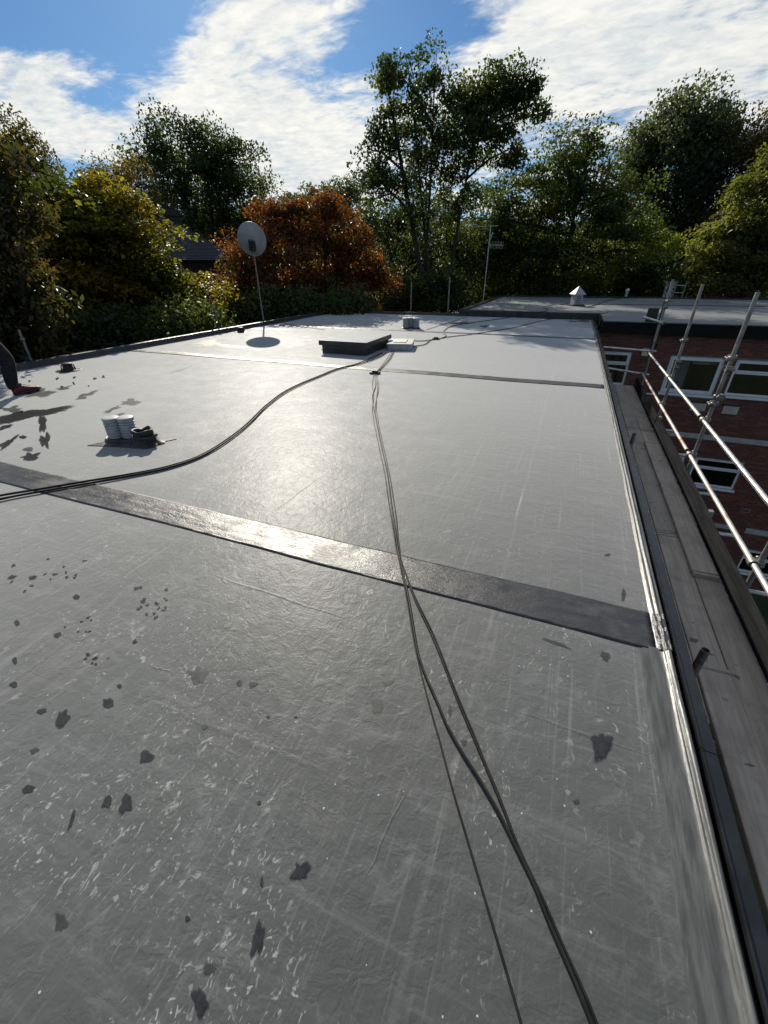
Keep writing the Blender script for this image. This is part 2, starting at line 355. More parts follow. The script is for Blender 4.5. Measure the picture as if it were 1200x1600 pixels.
def brick_mat():
    m, t, b = newmat('red_brick')
    g = N(t, 'ShaderNodeNewGeometry'); oi = N(t, 'ShaderNodeObjectInfo'); o = N(t, 'ShaderNodeTexCoord')
    r = math_n(t, 'FRACT', math_n(t, 'ADD', g.outputs['Random Per Island'], oi.outputs['Random']))
    cr = N(t, 'ShaderNodeValToRGB'); t.links.new(r, cr.inputs[0]); e = cr.color_ramp.elements
    e[0].color = (0.12, 0.038, 0.029, 1); e[1].color = (0.21, 0.07, 0.048, 1)
    for p, c in ((.3, (0.18, 0.057, 0.04, 1)), (.6, (0.14, 0.043, 0.033, 1)), (.8, (0.24, 0.083, 0.057, 1))):
        k = e.new(p); k.color = c
    n = noise_n(t, g.outputs['Position'], 25.0, 5, 0.65)
    t.links.new(mixc(t, math_n(t, 'MULTIPLY', ramp(t, n, 0.4, 0.7), 0.5), cr.outputs[0], (0.10, 0.05, 0.04)), b.inputs['Base Color'])
    b.inputs['Roughness'].default_value = 0.85; bump(t, b, noise_n(t, g.outputs['Position'], 120.0, 3, 0.6), 0.4, 0.003)
    return m
M['brick'] = brick_mat()
def brickwork_mat():                    # whole walls that the photograph does not show
    m, t, b = newmat('distant_brickwork')
    o = N(t, 'ShaderNodeTexCoord'); s = N(t, 'ShaderNodeSeparateXYZ'); t.links.new(o.outputs['Object'], s.inputs[0])
    c = N(t, 'ShaderNodeCombineXYZ'); t.links.new(math_n(t, 'ADD', s.outputs[0], s.outputs[1]), c.inputs[0]); t.links.new(s.outputs[2], c.inputs[1])
    br = N(t, 'ShaderNodeTexBrick', Scale=1.0); t.links.new(c.outputs[0], br.inputs['Vector'])
    br.inputs['Brick Width'].default_value = .225; br.inputs['Row Height'].default_value = .075; br.inputs['Mortar Size'].default_value = .006
    br.inputs['Color1'].default_value = (0.20, 0.065, 0.042, 1); br.inputs['Color2'].default_value = (0.14, 0.048, 0.035, 1); br.inputs['Mortar'].default_value = (0.2, 0.18, 0.16, 1)
    t.links.new(br.outputs[0], b.inputs['Base Color']); b.inputs['Roughness'].default_value = .85
    bump(t, b, br.outputs['Fac'], -0.5, 0.008)
    return m
M['brickwork'] = brickwork_mat()
def board_mat():
    m, t, b = newmat('weathered_scaffold_board')
    o = N(t, 'ShaderNodeTexCoord'); oi = N(t, 'ShaderNodeObjectInfo'); mp = N(t, 'ShaderNodeMapping'); t.links.new(o.outputs['Object'], mp.inputs[0]); mp.inputs['Scale'].default_value = (26, 1.2, 26)
    va = vmath(t, 'ADD', mp.outputs[0], (0, 0, 0)); cbx = N(t, 'ShaderNodeCombineXYZ'); t.links.new(math_n(t, 'MULTIPLY', oi.outputs['Random'], 40.0), cbx.inputs[2])
    va = vmath(t, 'ADD', mp.outputs[0], cbx.outputs[0])
    n1 = noise_n(t, va, 1.0, 6, 0.65, 1.2); n2 = noise_n(t, o.outputs['Object'], 3.0, 5, 0.65, 0.5)
    col = mixc(t, ramp(t, n1, 0.3, 0.7), (0.42, 0.37, 0.30), (0.60, 0.54, 0.45))
    col = mixc(t, math_n(t, 'MULTIPLY', ramp(t, n2, 0.42, 0.7), 0.5), col, (0.30, 0.265, 0.22))
    col = mixc(t, math_n(t, 'MULTIPLY', ramp(t, noise_n(t, o.outputs['Object'], 7.0, 3, 0.6, 0.4), 0.66, 0.72), 0.7), col, (0.06, 0.057, 0.053))
    col = mixc(t, 1.0, col, mixc(t, oi.outputs['Random'], (.85, .85, .85), (1.12, 1.1, 1.08)), 'MULTIPLY')
    t.links.new(col, b.inputs['Base Color']); b.inputs['Roughness'].default_value = 0.85; b.inputs['Specular IOR Level'].default_value = 0.25
    bump(t, b, n1, 0.5, 0.004)
    return m
M['board'] = board_mat()
M['toe'] = mk('shade_toned_toe_board', (0.020, 0.021, 0.023), (0.036, 0.037, 0.040), 0.85, 3.0, stretch=(8, .5, 8), bstr=.4, spec=.0)  # shade put into the toe board colour, darker than the deck boards
def leaf_mat(name, gloss=0.52, trans=0.46):
    m, t, b = newmat(name)
    a = N(t, 'ShaderNodeAttribute', attribute_name='leaf_colour'); oi = N(t, 'ShaderNodeObjectInfo')
    t.links.new(a.outputs['Color'], b.inputs['Base Color']); b.inputs['Roughness'].default_value = gloss; b.inputs['Specular IOR Level'].default_value = 0.45
    tr = N(t, 'ShaderNodeBsdfTranslucent'); t.links.new(mixc(t, 1.0, a.outputs['Color'], (2.5, 2.35, 1.0), 'MULTIPLY'), tr.inputs[0])
    mx = N(t, 'ShaderNodeMixShader', Fac=trans); t.links.new(b.outputs[0], mx.inputs[1]); t.links.new(tr.outputs[0], mx.inputs[2])
    t.links.new(mx.outputs[0], t.nodes['Material Output'].inputs[0])
    return m
M['leaf'] = leaf_mat('foliage')
M['leaf_gloss'] = leaf_mat('glossy_foliage', 0.40, 0.38)

# ------------------------------------------------------------------ ground
def rz(x, y):                          # the membrane is not perfectly flat
    return min(1.0, max(0.0, (.58 - x) / .2)) * rz0(x, y)
def rz0(x, y):
    return 0.0035 * math.sin(x * 2.1 + 0.7 * math.sin(y * 1.3)) + 0.003 * math.sin(y * 1.7 + x * 0.6) + 0.0022 * mnoise.noise(Vector((x * 2.3, y * 2.3, 0.3)))
gv = []; gf = []
g0 = mesh_obj('ground', [(-900, -900, GZ), (900, -900, GZ), (900, 900, GZ), (-900, 900, GZ)], [(0, 1, 2, 3)], M['grass']); tag(g0, kind='structure', label='rough grassy ground around the flats far below the roof')

# ------------------------------------------------------------------ main block with the flat roof
XL, XR, YF, YB = -9.46, 0.690, -4.0, 17.75
block = thing('flat_roofed_block', 'brick block of flats whose grey flat roof fills the foreground', 'building', (-4.4, 6.8, GZ))
mb = MB(); mb.box((XL - .12, YF, GZ), (0.76, YB - .02, -0.10)); mb.build('wall', M['brickwork'], block)
nx, ny = 104, 220
xs = np.linspace(XL, XR, nx); ys = np.linspace(YF, YB, ny)
vs = [(x, y, rz(x, y)) for y in ys for x in xs]
fs = [(j * nx + i, j * nx + i + 1, (j + 1) * nx + i + 1, (j + 1) * nx + i) for j in range(ny - 1) for i in range(nx - 1)]
roof = mesh_obj('roof', vs, fs, M['roof'], block, True); roof['label'] = 'glossy grey membrane roof with scuffs and wet spots'
def sheet(name, x0, x1, y0, y1, h, mat, parent, nx_, ny_, wob=0.0, zf=None):
    vs = []; R = random.Random(hash((round(x0, 2), round(y0, 2))) & 0xffff)
    for j in range(ny_ + 1):
        for i in range(nx_ + 1):
            x = x0 + (x1 - x0) * i / nx_; y = y0 + (y1 - y0) * j / ny_
            if j in (0, ny_): y += wob * mnoise.noise(Vector((x * 3, y, 5)))
            vs.append((x, y, rz(x, y) + h + (zf(x, y) if zf else 0)))
    n = nx_ + 1
    fs = [(j * n + i, j * n + i + 1, (j + 1) * n + i + 1, (j + 1) * n + i) for j in range(ny_) for i in range(nx_)]
    # turned-down rim so that it has a thickness
    k = len(vs); per = [i for i in range(n)] + [j * n + nx_ for j in range(1, ny_ + 1)] + [ny_ * n + i for i in range(nx_ - 1, -1, -1)] + [j * n for j in range(ny_ - 1, 0, -1)]
    vs += [(vs[p][0], vs[p][1], vs[p][2] - h - .004) for p in per]; L = len(per)
    fs += [(per[i], k + i, k + (i + 1) % L, per[(i + 1) % L]) for i in range(L)]
    return mesh_obj(name, vs, fs, mat, parent, True)
def crinkle(x, y): return 0.0028 * max(0, 1 - abs(y - 1.915 - .01 * mnoise.noise(Vector((x * 1.5, 3, 3)))) / .014) * (1 if mnoise.noise(Vector((x * .9, 8, 2))) > -.15 else 0) + 0.0030 * mnoise.noise(Vector((x * 9, y * 22, 1.7))) + 0.0015 * max(0, mnoise.noise(Vector((x * 2, y * 40, 4))))
sheet('seam_tape', XL + .02, XR - .01, 1.785, 2.06, 0.0032, M['tape'], roof, 320, 18, .007, crinkle)
sheet('seam_tape', XL + .02, XR - .01, 1.777, 1.815, 0.0022, M['kerb'], roof, 200, 2, .006)
sheet('seam_tape', XL + .02, XR - .01, 7.22, 7.48, 0.0045, M['tape'], roof, 160, 6, .004, crinkle)
sheet('seam_tape', XL + .02, XR - .01, 12.62, 12.84, 0.0045, M['tape'], roof, 160, 6, .004, crinkle)
def crease(a, b, w, h, mat='roof', lift=0.0):
    a = Vector((a.x, a.y, 0)); b = Vector((b.x, b.y, 0)); L = (b - a).length; dr = (b - a).normalized(); nr = Vector((-dr.y, dr.x, 0)); n = max(8, int(L / .04)); vs = []
    for j in range(n + 1):
        f_ = j / n; p = a + dr * L * f_ + nr * .012 * mnoise.noise(Vector((f_ * 5, a.x, a.y))); k = math.sin(PI * f_) ** .5 * (1 + .5 * mnoise.noise(Vector((f_ * 9, a.y, 3))))
        for u in (-1, -.6, -.25, 0, .25, .6, 1):
            q = p + nr * (u * w * (.5 + .5 * k)); vs.append((q.x, q.y, rz(q.x, q.y) - .0012 + .45 * h * k * (1 - u * u) ** 1.5 + .0012 * (1 - abs(u))))
    mesh_obj('fold', vs, [(j * 7 + i, j * 7 + i + 1, (j + 1) * 7 + i + 1, (j + 1) * 7 + i) for j in range(n) for i in range(6)], M['roof'], roof, True)
for a, b, w, h in (((330, 898), (572, 977), .018, .004), ((195, 1080), (545, 1222), .03, .0022), ((800, 1110), (1040, 1190), .015, .003), ((560, 1390), (640, 1225), .008, .003), ((430, 800), (500, 745), .01, .003), ((505, 745), (540, 752), .01, .003), ((650, 670), (672, 640), .01, .003), ((700, 740), (740, 690), .01, .003), ((230, 1040), (270, 1050), .012, .003), ((700, 1100), (790, 1165), .008, .002), ((120, 880), (175, 845), .01, .003)):
    crease(gp(*a), gp(*b), w, h)
# right-hand edge: dressed-over roll, drip lip, black gutter trim
def extrude(name, prof, y0, y1, step, mat, parent, wav=0.0, seed=0):
    n = int((y1 - y0) / step) + 1; vs = []; m = len(prof)
    for j in range(n + 1):
        y = y0 + (y1 - y0) * j / n
        for i, (x, z) in enumerate(prof):
            a = wav * mnoise.noise(Vector((seed + i * .35, y * 2.2, seed))) ; b_ = wav * .8 * mnoise.noise(Vector((seed + 9 + i * .35, y * 3.1, seed)))
            vs.append((x + a, y, z + b_))
    fs = [(j * m + i, j * m + i + 1, (j + 1) * m + i + 1, (j + 1) * m + i) for j in range(n) for i in range(m - 1)]
    return mesh_obj(name, vs, fs, mat, parent, True)
prof = [(.590, -.003), (.600, .0008), (.625, .0022), (.650, .0040), (.672, .0052), (.688, .0062), (.697, .0080), (.702, .012), (.706, .0148), (.710, .0146), (.714, .0165), (.719, .024), (.724, .0288), (.729, .0286), (.734, .024), (.739, .014), (.745, .0), (.752, -.014), (.757, -.02)]
extrude('edge_roll', prof, YF, 1.80, .05, M['bead'], block, .0032, 3)
prof2 = [(.676, -.003), (.686, .002), (.693, .008), (.698, .0115), (.703, .011), (.708, .0125), (.713, .018), (.718, .0215), (.723, .020), (.727, .016), (.731, .0155), (.736, .019), (.741, .0185), (.746, .008), (.752, -.01), (.757, -.02)]
extrude('edge_roll', prof2, 1.80, YB - .1, .06, M['bead'], block, .0036, 11)
mb = MB()
for k in range(9):                      # rucked cover tape wrapped over the roll
    y = 1.79 + .26 * k / 8
    pts = [(x - .0, y + .008 * math.sin(k * 2.3 + x * 60), z + .005 + .0035 * math.sin(k * 1.9 + i * 1.1)) for i, (x, z) in enumerate(prof2[1:-2])]
    if k: mb.add(prev + pts, [(i, i + 1, len(pts) + i + 1, len(pts) + i) for i in range(len(pts) - 1)], True)
    prev = pts
mb.build('tape_end', M['tape'], block)
def trim(y0, y1, dz=0):
    mb = MB()
    p = [(.762, -.06), (.762, .012 + dz), (.7645, .0165 + dz), (.7675, .0165 + dz), (.770, .012 + dz), (.773, .006 + dz), (.818, .001 + dz), (.823, -.003 + dz), (.825, -.01), (.825, -.16), (.815, -.16), (.815, -.08)]
    n = len(p); vs = [(x, y0, z) for x, z in p] + [(x, y1, z) for x, z in p]
    mb.add(vs, [(i, i + 1, n + i + 1, n + i) for i in range(n - 1)] + [tuple(range(n)), tuple(reversed(range(n, 2 * n)))])
    return mb.build('edge_trim', M['black_trim'], block)
for y0, y1, dz in ((YF, 1.30, 0), (1.303, 4.62, .001), (4.623, 8.1, -.001), (8.103, 12.0, .001), (12.003, 15.2, 0), (15.203, 17.5, .001)): trim(y0, y1, dz)
# left and back kerbs
def kerb(name, a, b, w, h, inner):
    mb = MB(); a = Vector(a); b = Vector(b); dr = (b - a).normalized(); nrm = Vector((-dr.y, dr.x, 0)) * inner
    L = (b - a).length; n = int(L / .25)
    prof = [(0.03, -.002), (0.012, .02), (0.0, .04), (-.004, h - .02), (-.015, h), (-.03, h + .006), (-w, h + .004), (-w - .012, h - .006), (-w - .014, -.12)]
    vs = []
    for j in range(n + 1):
        p = a + dr * (L * j / n)
        for i, (u, z) in enumerate(prof):
            vs.append(p + nrm * (u + .004 * mnoise.noise(Vector((j * .7, i, 2)))) + Vector((0, 0, z + .004 * mnoise.noise(Vector((j * .6, i * .2, 8))))))
    m = len(prof)
    mb.add(vs, [(j * m + i, j * m + i + 1, (j + 1) * m + i + 1, (j + 1) * m + i) for j in range(n) for i in range(m - 1)], True)
    return mb.build(name, M['kerb'], block)
kerb('kerb', (XL + .03, YF, 0), (XL + .03, YB + .1, 0), .13, .11, -1)
kerb('kerb', (XL - .08, YB - .16, 0), (-3.75, YB - .16, 0), .13, .09, -1)
# dark wet marks on the membrane
def stain(px, py, rx, ry, mat='wet', ang=0.0, rough=0.22, hh=0.0018, seed=None):
    R = random.Random(int(px * 7 + py * 13)); n = 40; pts = []
    ph = R.random() * 50
    for k in range(n):
        a = 2 * PI * k / n; s_ = 1 + rough * 2.0 * mnoise.noise(Vector((math.cos(a) * 1.4 + ph, math.sin(a) * 1.4, ph))) + rough * 0.5 * mnoise.noise(Vector((math.cos(a) * 5 + ph, math.sin(a) * 5, ph + 3)))
        u = rx * math.cos(a) * s_; v = ry * math.sin(a) * s_
        pts.append((px + u * math.cos(ang) - v * math.sin(ang), py + u * math.sin(ang) + v * math.cos(ang)))
    c = gp(px, py); rings = []
    for f_ in (.55, 1.0, 1.22): rings.append([gp(px + (p[0] - px) * f_, py + (p[1] - py) * f_) for p in pts])
    allp = [c] + sum(rings, [])
    vs = [(p.x, p.y, rz(p.x, p.y) + hh) for p in allp]
    fs = [(0, 1 + k, 1 + (k + 1) % n) for k in range(n)] + [(1 + r_ * n + k, 1 + (r_ + 1) * n + k, 1 + (r_ + 1) * n + (k + 1) % n, 1 + r_ * n + (k + 1) % n) for r_ in range(2) for k in range(n)]
    o = mesh_obj('wet_stain', vs, fs, M[mat], roof)
    a = o.data.attributes.new('fade', 'FLOAT', 'POINT'); a.data.foreach_set('value', [1.0] + [.92] * n + [.5] * n + [0.0] * n)
    return o
for s_ in [(98, 1123, 9, 14, 'wet', .5), (169, 1098, 8, 8), (228, 1182, 11, 9, 'wet', -.3), (167, 1252, 6, 10, 'wet', .5), (198, 1254, 9, 15, 'wet', .3, .4), (112, 1280, 3, 16, 'wet', .3), (44, 1232, 10, 6, 'wet', -.4), (309, 1054, 12, 10, 'damp', 0, .5), (306, 1062, 6, 7, 'damp'),
           (374, 1067, 4, 5), (394, 1069, 6, 6, 'wet', 0, .4), (607, 1066, 9, 4, 'damp', -.2, .4), (589, 1103, 8, 11, 'damp', 0, .4), (470, 1362, 13, 15, 'wet', .2, .35), (409, 1378, 3, 7), (404, 1468, 9, 25, 'wet', .15, .4), (327, 1512, 8, 10, 'damp', .4), (313, 1564, 12, 21, 'wet', -.1, .35),
           (941, 1165, 15, 21, 'wet', 0, .3), (945, 1026, 6, 9, 'damp', -.5), (93, 1438, 8, 13, 'damp', 0, .4), (703, 1112, 3, 9, 'damp', 0, .4), (725, 1160, 5, 4, 'damp', 0, .4), (65, 1111, 8, 4, 'wet', -.3), (22, 1070, 6, 4), (54, 1172, 8, 4, 'damp', -.3), (187, 1072, 4, 3), (211, 1003, 4, 3, 'wet', -.5),
           (356, 978, 7, 3, 'damp', -.5), (120, 934, 5, 4), (90, 993, 6, 4, 'wet', -.5), (50, 904, 5, 3), (20, 902, 4, 3), (419, 1120, 3, 2), (462, 1120, 3, 2), (320, 1135, 5, 4, 'damp'), (974, 930, 3, 10, 'damp', .1), (949, 867, 5, 2, 'damp', -.2), (27, 974, 4, 5), (24, 1033, 4, 5), (505, 852, 5, 2, 'damp'), (293, 1434, 4, 4), (405, 1254, 3, 3), (900, 1254, 5, 4, 'damp'),
           (866, 1005, 22, 3, 'damp', .35), (60, 645, 52, 6, 'wet', -.18, .5), (12, 655, 26, 6, 'wet', -.3, .5), (66, 663, 7, 14, 'wet', .1, .5), (72, 690, 7, 12, 'wet', 0, .5), (48, 714, 13, 5, 'wet', -.2, .4), (15, 690, 16, 4, 'wet', -.5, .6), (36, 684, 5, 3), (8, 668, 12, 3, 'wet', -.3), (45, 703, 8, 3, 'damp'),
           (62, 614, 24, 6, 'damp', -.2, .6), (15, 640, 14, 4, 'damp', -.1, .6), (204, 628, 16, 5, 'damp', -.15, .5), (176, 640, 14, 3, 'damp', -.4, .6), (186, 649, 8, 2, 'damp', -.3), (128, 620, 9, 3, 'damp', -.3, .6), (142, 614, 12, 2, 'damp', -.3, .6), (100, 606, 10, 2, 'damp', -.2, .6), (285, 577, 18, 1.2, 'damp', -.3), (390, 513, 60, .9, 'damp', .05),
           (325, 536, 22, 3.5, 'damp', -.1, .6), (360, 541, 18, 2.0, 'damp', .1, .6), (757, 510, 8, 2, 'damp', -.1, .4), (720, 505, 14, 1.6, 'damp', 0, .5), (905, 502, 14, 1.6, 'damp', 0, .5)]:
    stain(*s_)
R = random.Random(3)
for cx_, cy_, sx_, sy_, n_ in ((228, 945, 26, 20, 20), (150, 1030, 26, 12, 9), (130, 975, 26, 12, 7), (40, 905, 40, 16, 10), (95, 890, 40, 25, 8), (100, 598, 60, 10, 8)):
    for k in range(n_): stain(cx_ + R.gauss(0, sx_ * .6), cy_ + R.gauss(0, sy_ * .6), R.uniform(1.4, 3.6), R.uniform(1.0, 2.4), 'wet', R.uniform(-.6, 0), .4)
# outlets by the left kerb
def outlet(px, py, s_=1.0, label=''):
    p = gp(px, py); z0 = rz(p.x, p.y)
    o = thing('roof_outlet', label, 'roof outlet', (p.x, p.y, 0), 'rainwater outlets along the left kerb')
    mb = MB(); mb.lathe([(.21 * s_, .000), (.21 * s_, .006), (.20 * s_, .008), (.12 * s_, .012), (.10 * s_, .02), (.10 * s_, .016)], (p.x, p.y, z0), 32); mb.build('flange', M['kerb'], o)
    mb = MB(); mb.lathe([(.10 * s_, .012), (.095 * s_, .04), (.082 * s_, .05), (.082 * s_, .10), (.088 * s_, .105), (.088 * s_, .125), (.07 * s_, .135), (.0001, .137)], (p.x, p.y, z0), 20); mb.build('leaf_guard', M['rubber'], o)
    mb = MB()
    for k in range(10):
        a = 2 * PI * k / 10; c_, s2 = math.cos(a), math.sin(a); mb.tube([(p.x + .115 * s_ * c_, p.y + .115 * s_ * s2, z0 + .015), (p.x + .10 * s_ * c_, p.y + .10 * s_ * s2, z0 + .10)], .008, 6)
    mb.build('guard_fin', M['rubber'], o)
outlet(108, 579, 1.0, 'black capped rainwater outlet near the shoe, in a round flange')
outlet(377, 519, .95, 'black capped rainwater outlet just left of the satellite dish shadow')

# ------------------------------------------------------------------ wing of the building beyond
WY, WZ, FY = 15.1, 0.20, 14.93          # wall plane, roof level, fascia plane
wing = thing('brick_wing', 'red brick wing with white windows behind the scaffold', 'building', (5, 20, GZ))
HOLES = [(0.95, 1.816, -1.42, -.49), (2.78, 4.05, -1.515, -.52), (4.30, 5.60, -1.47, -.535), (2.80, 4.0, -4.2, -3.3), (4.235, 5.46, -4.2, -3.3), (6.45, 7.7, -1.5, -.53), (6.40, 7.7, -4.2, -3.3), (4.2, 5.4, -6.95, -6.1), (6.47, 7.7, -6.95, -6.1), (8.3, 9.5, -4.2, -3.3), (8.3, 9.5, -6.95, -6.1), (8.3, 9.5, -1.5, -.53)]
KW = WY / 14.2
def kw(h): return (h[0] * KW if h[0] > .9 else .93, h[1] * KW, 1.6 + (h[2] - 1.6) * KW, 1.6 + (h[3] - 1.6) * KW)
HOLES = [kw(h) for h in HOLES]
FB = -.10
mb = MB()                               # body behind the brick skin, opened at the windows
WX0, WX1 = 0.93, 16.0
xsb = sorted({WX0, WX1} | {h[0] for h in HOLES if h[0] > WX0} | {h[1] for h in HOLES}); zsb = sorted({GZ, FB} | {h[2] for h in HOLES} | {h[3] for h in HOLES})
for i in range(len(xsb) - 1):
    for j in range(len(zsb) - 1):
        xm = (xsb[i] + xsb[i + 1]) / 2; zm = (zsb[j] + zsb[j + 1]) / 2
        if any(h[0] < xm < h[1] and h[2] < zm < h[3] for h in HOLES): continue
        mb.add([(xsb[i], WY + .012, zsb[j]), (xsb[i + 1], WY + .012, zsb[j]), (xsb[i + 1], WY + .012, zsb[j + 1]), (xsb[i], WY + .012, zsb[j + 1])], [(0, 1, 2, 3)])
for h in HOLES:                         # reveals
    x0, x1, z0, z1 = h; y0, y1 = WY + .012, WY + .25
    mb.add([(x0, y0, z0), (x1, y0, z0), (x1, y0, z1), (x0, y0, z1), (x0, y1, z0), (x1, y1, z0), (x1, y1, z1), (x0, y1, z1)], [(0, 4, 5, 1), (1, 5, 6, 2), (2, 6, 7, 3), (3, 7, 4, 0)])
wall = mb.build('wall', M['mortar'], wing)
mb = MB()
mb.add([(WX0, WY + .012, GZ), (WX0, 17.85, GZ), (WX0, 17.85, WZ - .05), (WX0, WY + .012, WZ - .05)], [(0, 1, 2, 3)])
mb.add([(-3.9, 17.85, GZ), (WX0, 17.85, GZ), (WX0, 17.85, WZ - .05), (-3.9, 17.85, WZ - .05)], [(0, 1, 2, 3)])
mb.add([(-3.9, 27.4, GZ), (-3.9, 17.85, GZ), (-3.9, 17.85, WZ - .05), (-3.9, 27.4, WZ - .05)], [(0, 1, 2, 3)])
mb.add([(-3.9, 27.4, GZ), (WX1, 27.4, GZ), (WX1, 27.4, WZ - .05), (-3.9, 27.4, WZ - .05)], [(0, 1, 2, 3)])
mb.add([(WX1, WY + .012, GZ), (WX1, 27.4, GZ), (WX1, 27.4, WZ - .05), (WX1, WY + .012, WZ - .05)], [(0, 1, 2, 3)])
mb.build('side_wall', M['brickwork'], wing)
mb = MB()
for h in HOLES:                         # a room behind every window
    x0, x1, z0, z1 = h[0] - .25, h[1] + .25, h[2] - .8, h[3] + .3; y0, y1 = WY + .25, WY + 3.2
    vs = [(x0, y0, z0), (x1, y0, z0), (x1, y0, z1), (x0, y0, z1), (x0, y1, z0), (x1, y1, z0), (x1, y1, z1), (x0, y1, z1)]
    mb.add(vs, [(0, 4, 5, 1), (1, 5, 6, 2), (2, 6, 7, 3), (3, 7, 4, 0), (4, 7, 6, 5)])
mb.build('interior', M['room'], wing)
# bricks: English-looking stretcher courses, each with its own edges
unit = bmesh.new(); bmesh.ops.create_cube(unit, size=1.0)
bme = bpy.data.meshes.new('brick')
for v in unit.verts: v.co.y *= 1.0
unit.to_mesh(bme); unit.free(); bme.materials.append(M['brick'])
bricks = []; R = random.Random(5)
VENTS = [(3.64, 4.0, -1.95, -1.715), (4.40, 4.757, -1.96, -1.725), (5.86, 6.1, -4.86, -4.72)]
BANDS = [(3.0, WX1 / KW, -2.755, -2.61), (3.0, 5.9, -5.50, -5.37), (6.2, WX1 / KW, -5.53, -5.36)]
VENTS = [kw(h) for h in VENTS]; BANDS = [kw(h) for h in BANDS]
cuts = HOLES + VENTS + BANDS + [(h[0] - .05, h[1] + .05, h[2] - .075, h[2]) for h in HOLES]
row = 0; z = FB - .002
while z - .065 > GZ:
    z0, z1 = z - .065, z; x = WX0 + .003 - (.1125 if row % 2 else 0)
    while x < 11.0:
        segs = [(max(x, WX0 + .003), x + .215)]
        for c in cuts:
            if c[2] < z1 - .012 and c[3] > z0 + .012:
                ns = []
                for a, b_ in segs:
                    if b_ <= c[0] or a >= c[1]: ns.append((a, b_)); continue
                    if a < c[0] - .03: ns.append((a, c[0] - .004))
                    if b_ > c[1] + .03: ns.append((c[1] + .004, b_))
                segs = ns
        for a, b_ in segs:
            if b_ - a > .03: bricks.append((a, b_, z0 + .003, z1 - .001, R.uniform(-.003, .004)))
        x += .225
    z -= .075; row += 1
def vis(bk):
    p = Vector(((bk[0] + bk[1]) / 2, WY, (bk[2] + bk[3]) / 2)); v = p - CAM
    c = Vector((v.dot(RIGHT), v.dot(UP), v.dot(FWD))); px = 600 + F * c.x / c.z; py = 800 - F * c.y / c.z
    if not (0 < px < 1200 and 0 < py < 1600): return 0
    if CAM.z + v.z * (.81 / p.x) < 0.0: return 0
    if CAM.z + v.z * (1.86 / p.x) < -.86 and p.x > 1.86: return 0
    return F / c.z * (bk[1] - bk[0]) * F / c.z * .065 * (v.y / v.length)
order = sorted(range(len(bricks)), key=lambda i: -vis(bricks[i])); single = set(order[:300])
mb = MB()
for i, (a, b_, z0, z1, dy) in enumerate(bricks):
    if i in single:
        o = bpy.data.objects.new('brick', bme); C.objects.link(o); o.parent = wall
        o.matrix_parent_inverse = Matrix.Identity(4); o.matrix_parent_inverse = Matrix.Translation(-world_loc(wall))
        o.location = ((a + b_) / 2, WY + .02 - dy, (z0 + z1) / 2); o.scale = (b_ - a, .05, z1 - z0)
    else: mb.box((a, WY - .005 - dy, z0), (b_, WY + .045 - dy, z1))
o = mb.build('brickwork', M['brick'], wall); tag(o, kind='stuff')
# windows
def window(h, style, lit=0):
    x0, x1, z0, z1 = h; y = WY + .045; w = .065
    mb = MB()
    mb.bbox((x0, y, z0), (x0 + w, y + .07, z1), .006); mb.bbox((x1 - w, y, z0), (x1, y + .07, z1), .006)
    mb.bbox((x0 + w, y + .002, z1 - w), (x1 - w, y + .068, z1), .006); mb.bbox((x0 + w, y + .002, z0), (x1 - w, y + .068, z0 + w), .006)
    fr = mb.build('window', M['pvc_white'], wing)
    panes = []
    if style == 'fan':                   # opening top light over a fixed pane
        zt = z1 - .36
        b2 = MB(); b2.bbox((x0 + w, y + .004, zt - .03), (x1 - w, y + .066, zt + .03), .006); b2.build('transom', M['pvc_white'], fr)
        b3 = MB()
        ax0, ax1, az0, az1 = x0 + w - .01, x1 - w + .01, zt + .025, z1 - w + .012
        b3.bbox((ax0, y - .014, az0), (ax0 + .045, y + .03, az1), .005); b3.bbox((ax1 - .045, y - .014, az0), (ax1, y + .03, az1), .005); b3.bbox((ax0 + .045, y - .012, az0), (ax1 - .045, y + .028, az0 + .045), .005); b3.bbox((ax0 + .045, y - .012, az1 - .045), (ax1 - .045, y + .028, az1), .005)
        b3.build('sash', M['pvc_white'], fr)
        panes = [(x0 + w, x1 - w, z0 + w, zt - .03), (ax0 + .04, ax1 - .04, az0 + .04, az1 - .04)]
    elif style == 'casement':
        b3 = MB(); s_ = .06; ax0, ax1, az0, az1 = x0 + w - .012, x1 - w + .012, z0 + w - .012, z1 - w + .012
        b3.bbox((ax0, y - .016, az0), (ax0 + s_, y + .03, az1), .006); b3.bbox((ax1 - s_, y - .016, az0), (ax1, y + .03, az1), .006); b3.bbox((ax0 + s_, y - .014, az0), (ax1 - s_, y + .028, az0 + s_), .006); b3.bbox((ax0 + s_, y - .014, az1 - s_), (ax1 - s_, y + .028, az1), .006)
        b3.build('sash', M['pvc_white'], fr); panes = [(ax0 + .05, ax1 - .05, az0 + .05, az1 - .05)]
    for (a, b_, c, e) in panes:
        pb = MB(); pb.box((a, y + .034, c), (b_, y + .040, e)); pb.build('pane', M['glass'], fr)
    sb = MB(); sb.bbox((x0 - .04, WY - .04, z0 - .07), (x1 + .04, WY + .05, z0 - .004), .008); sb.build('sill', M['pvc_white'] if style != 'stone' else M['concrete'], fr)
    return fr
for i, h in enumerate(HOLES): window(h, 'casement' if i in (1,) else 'fan')
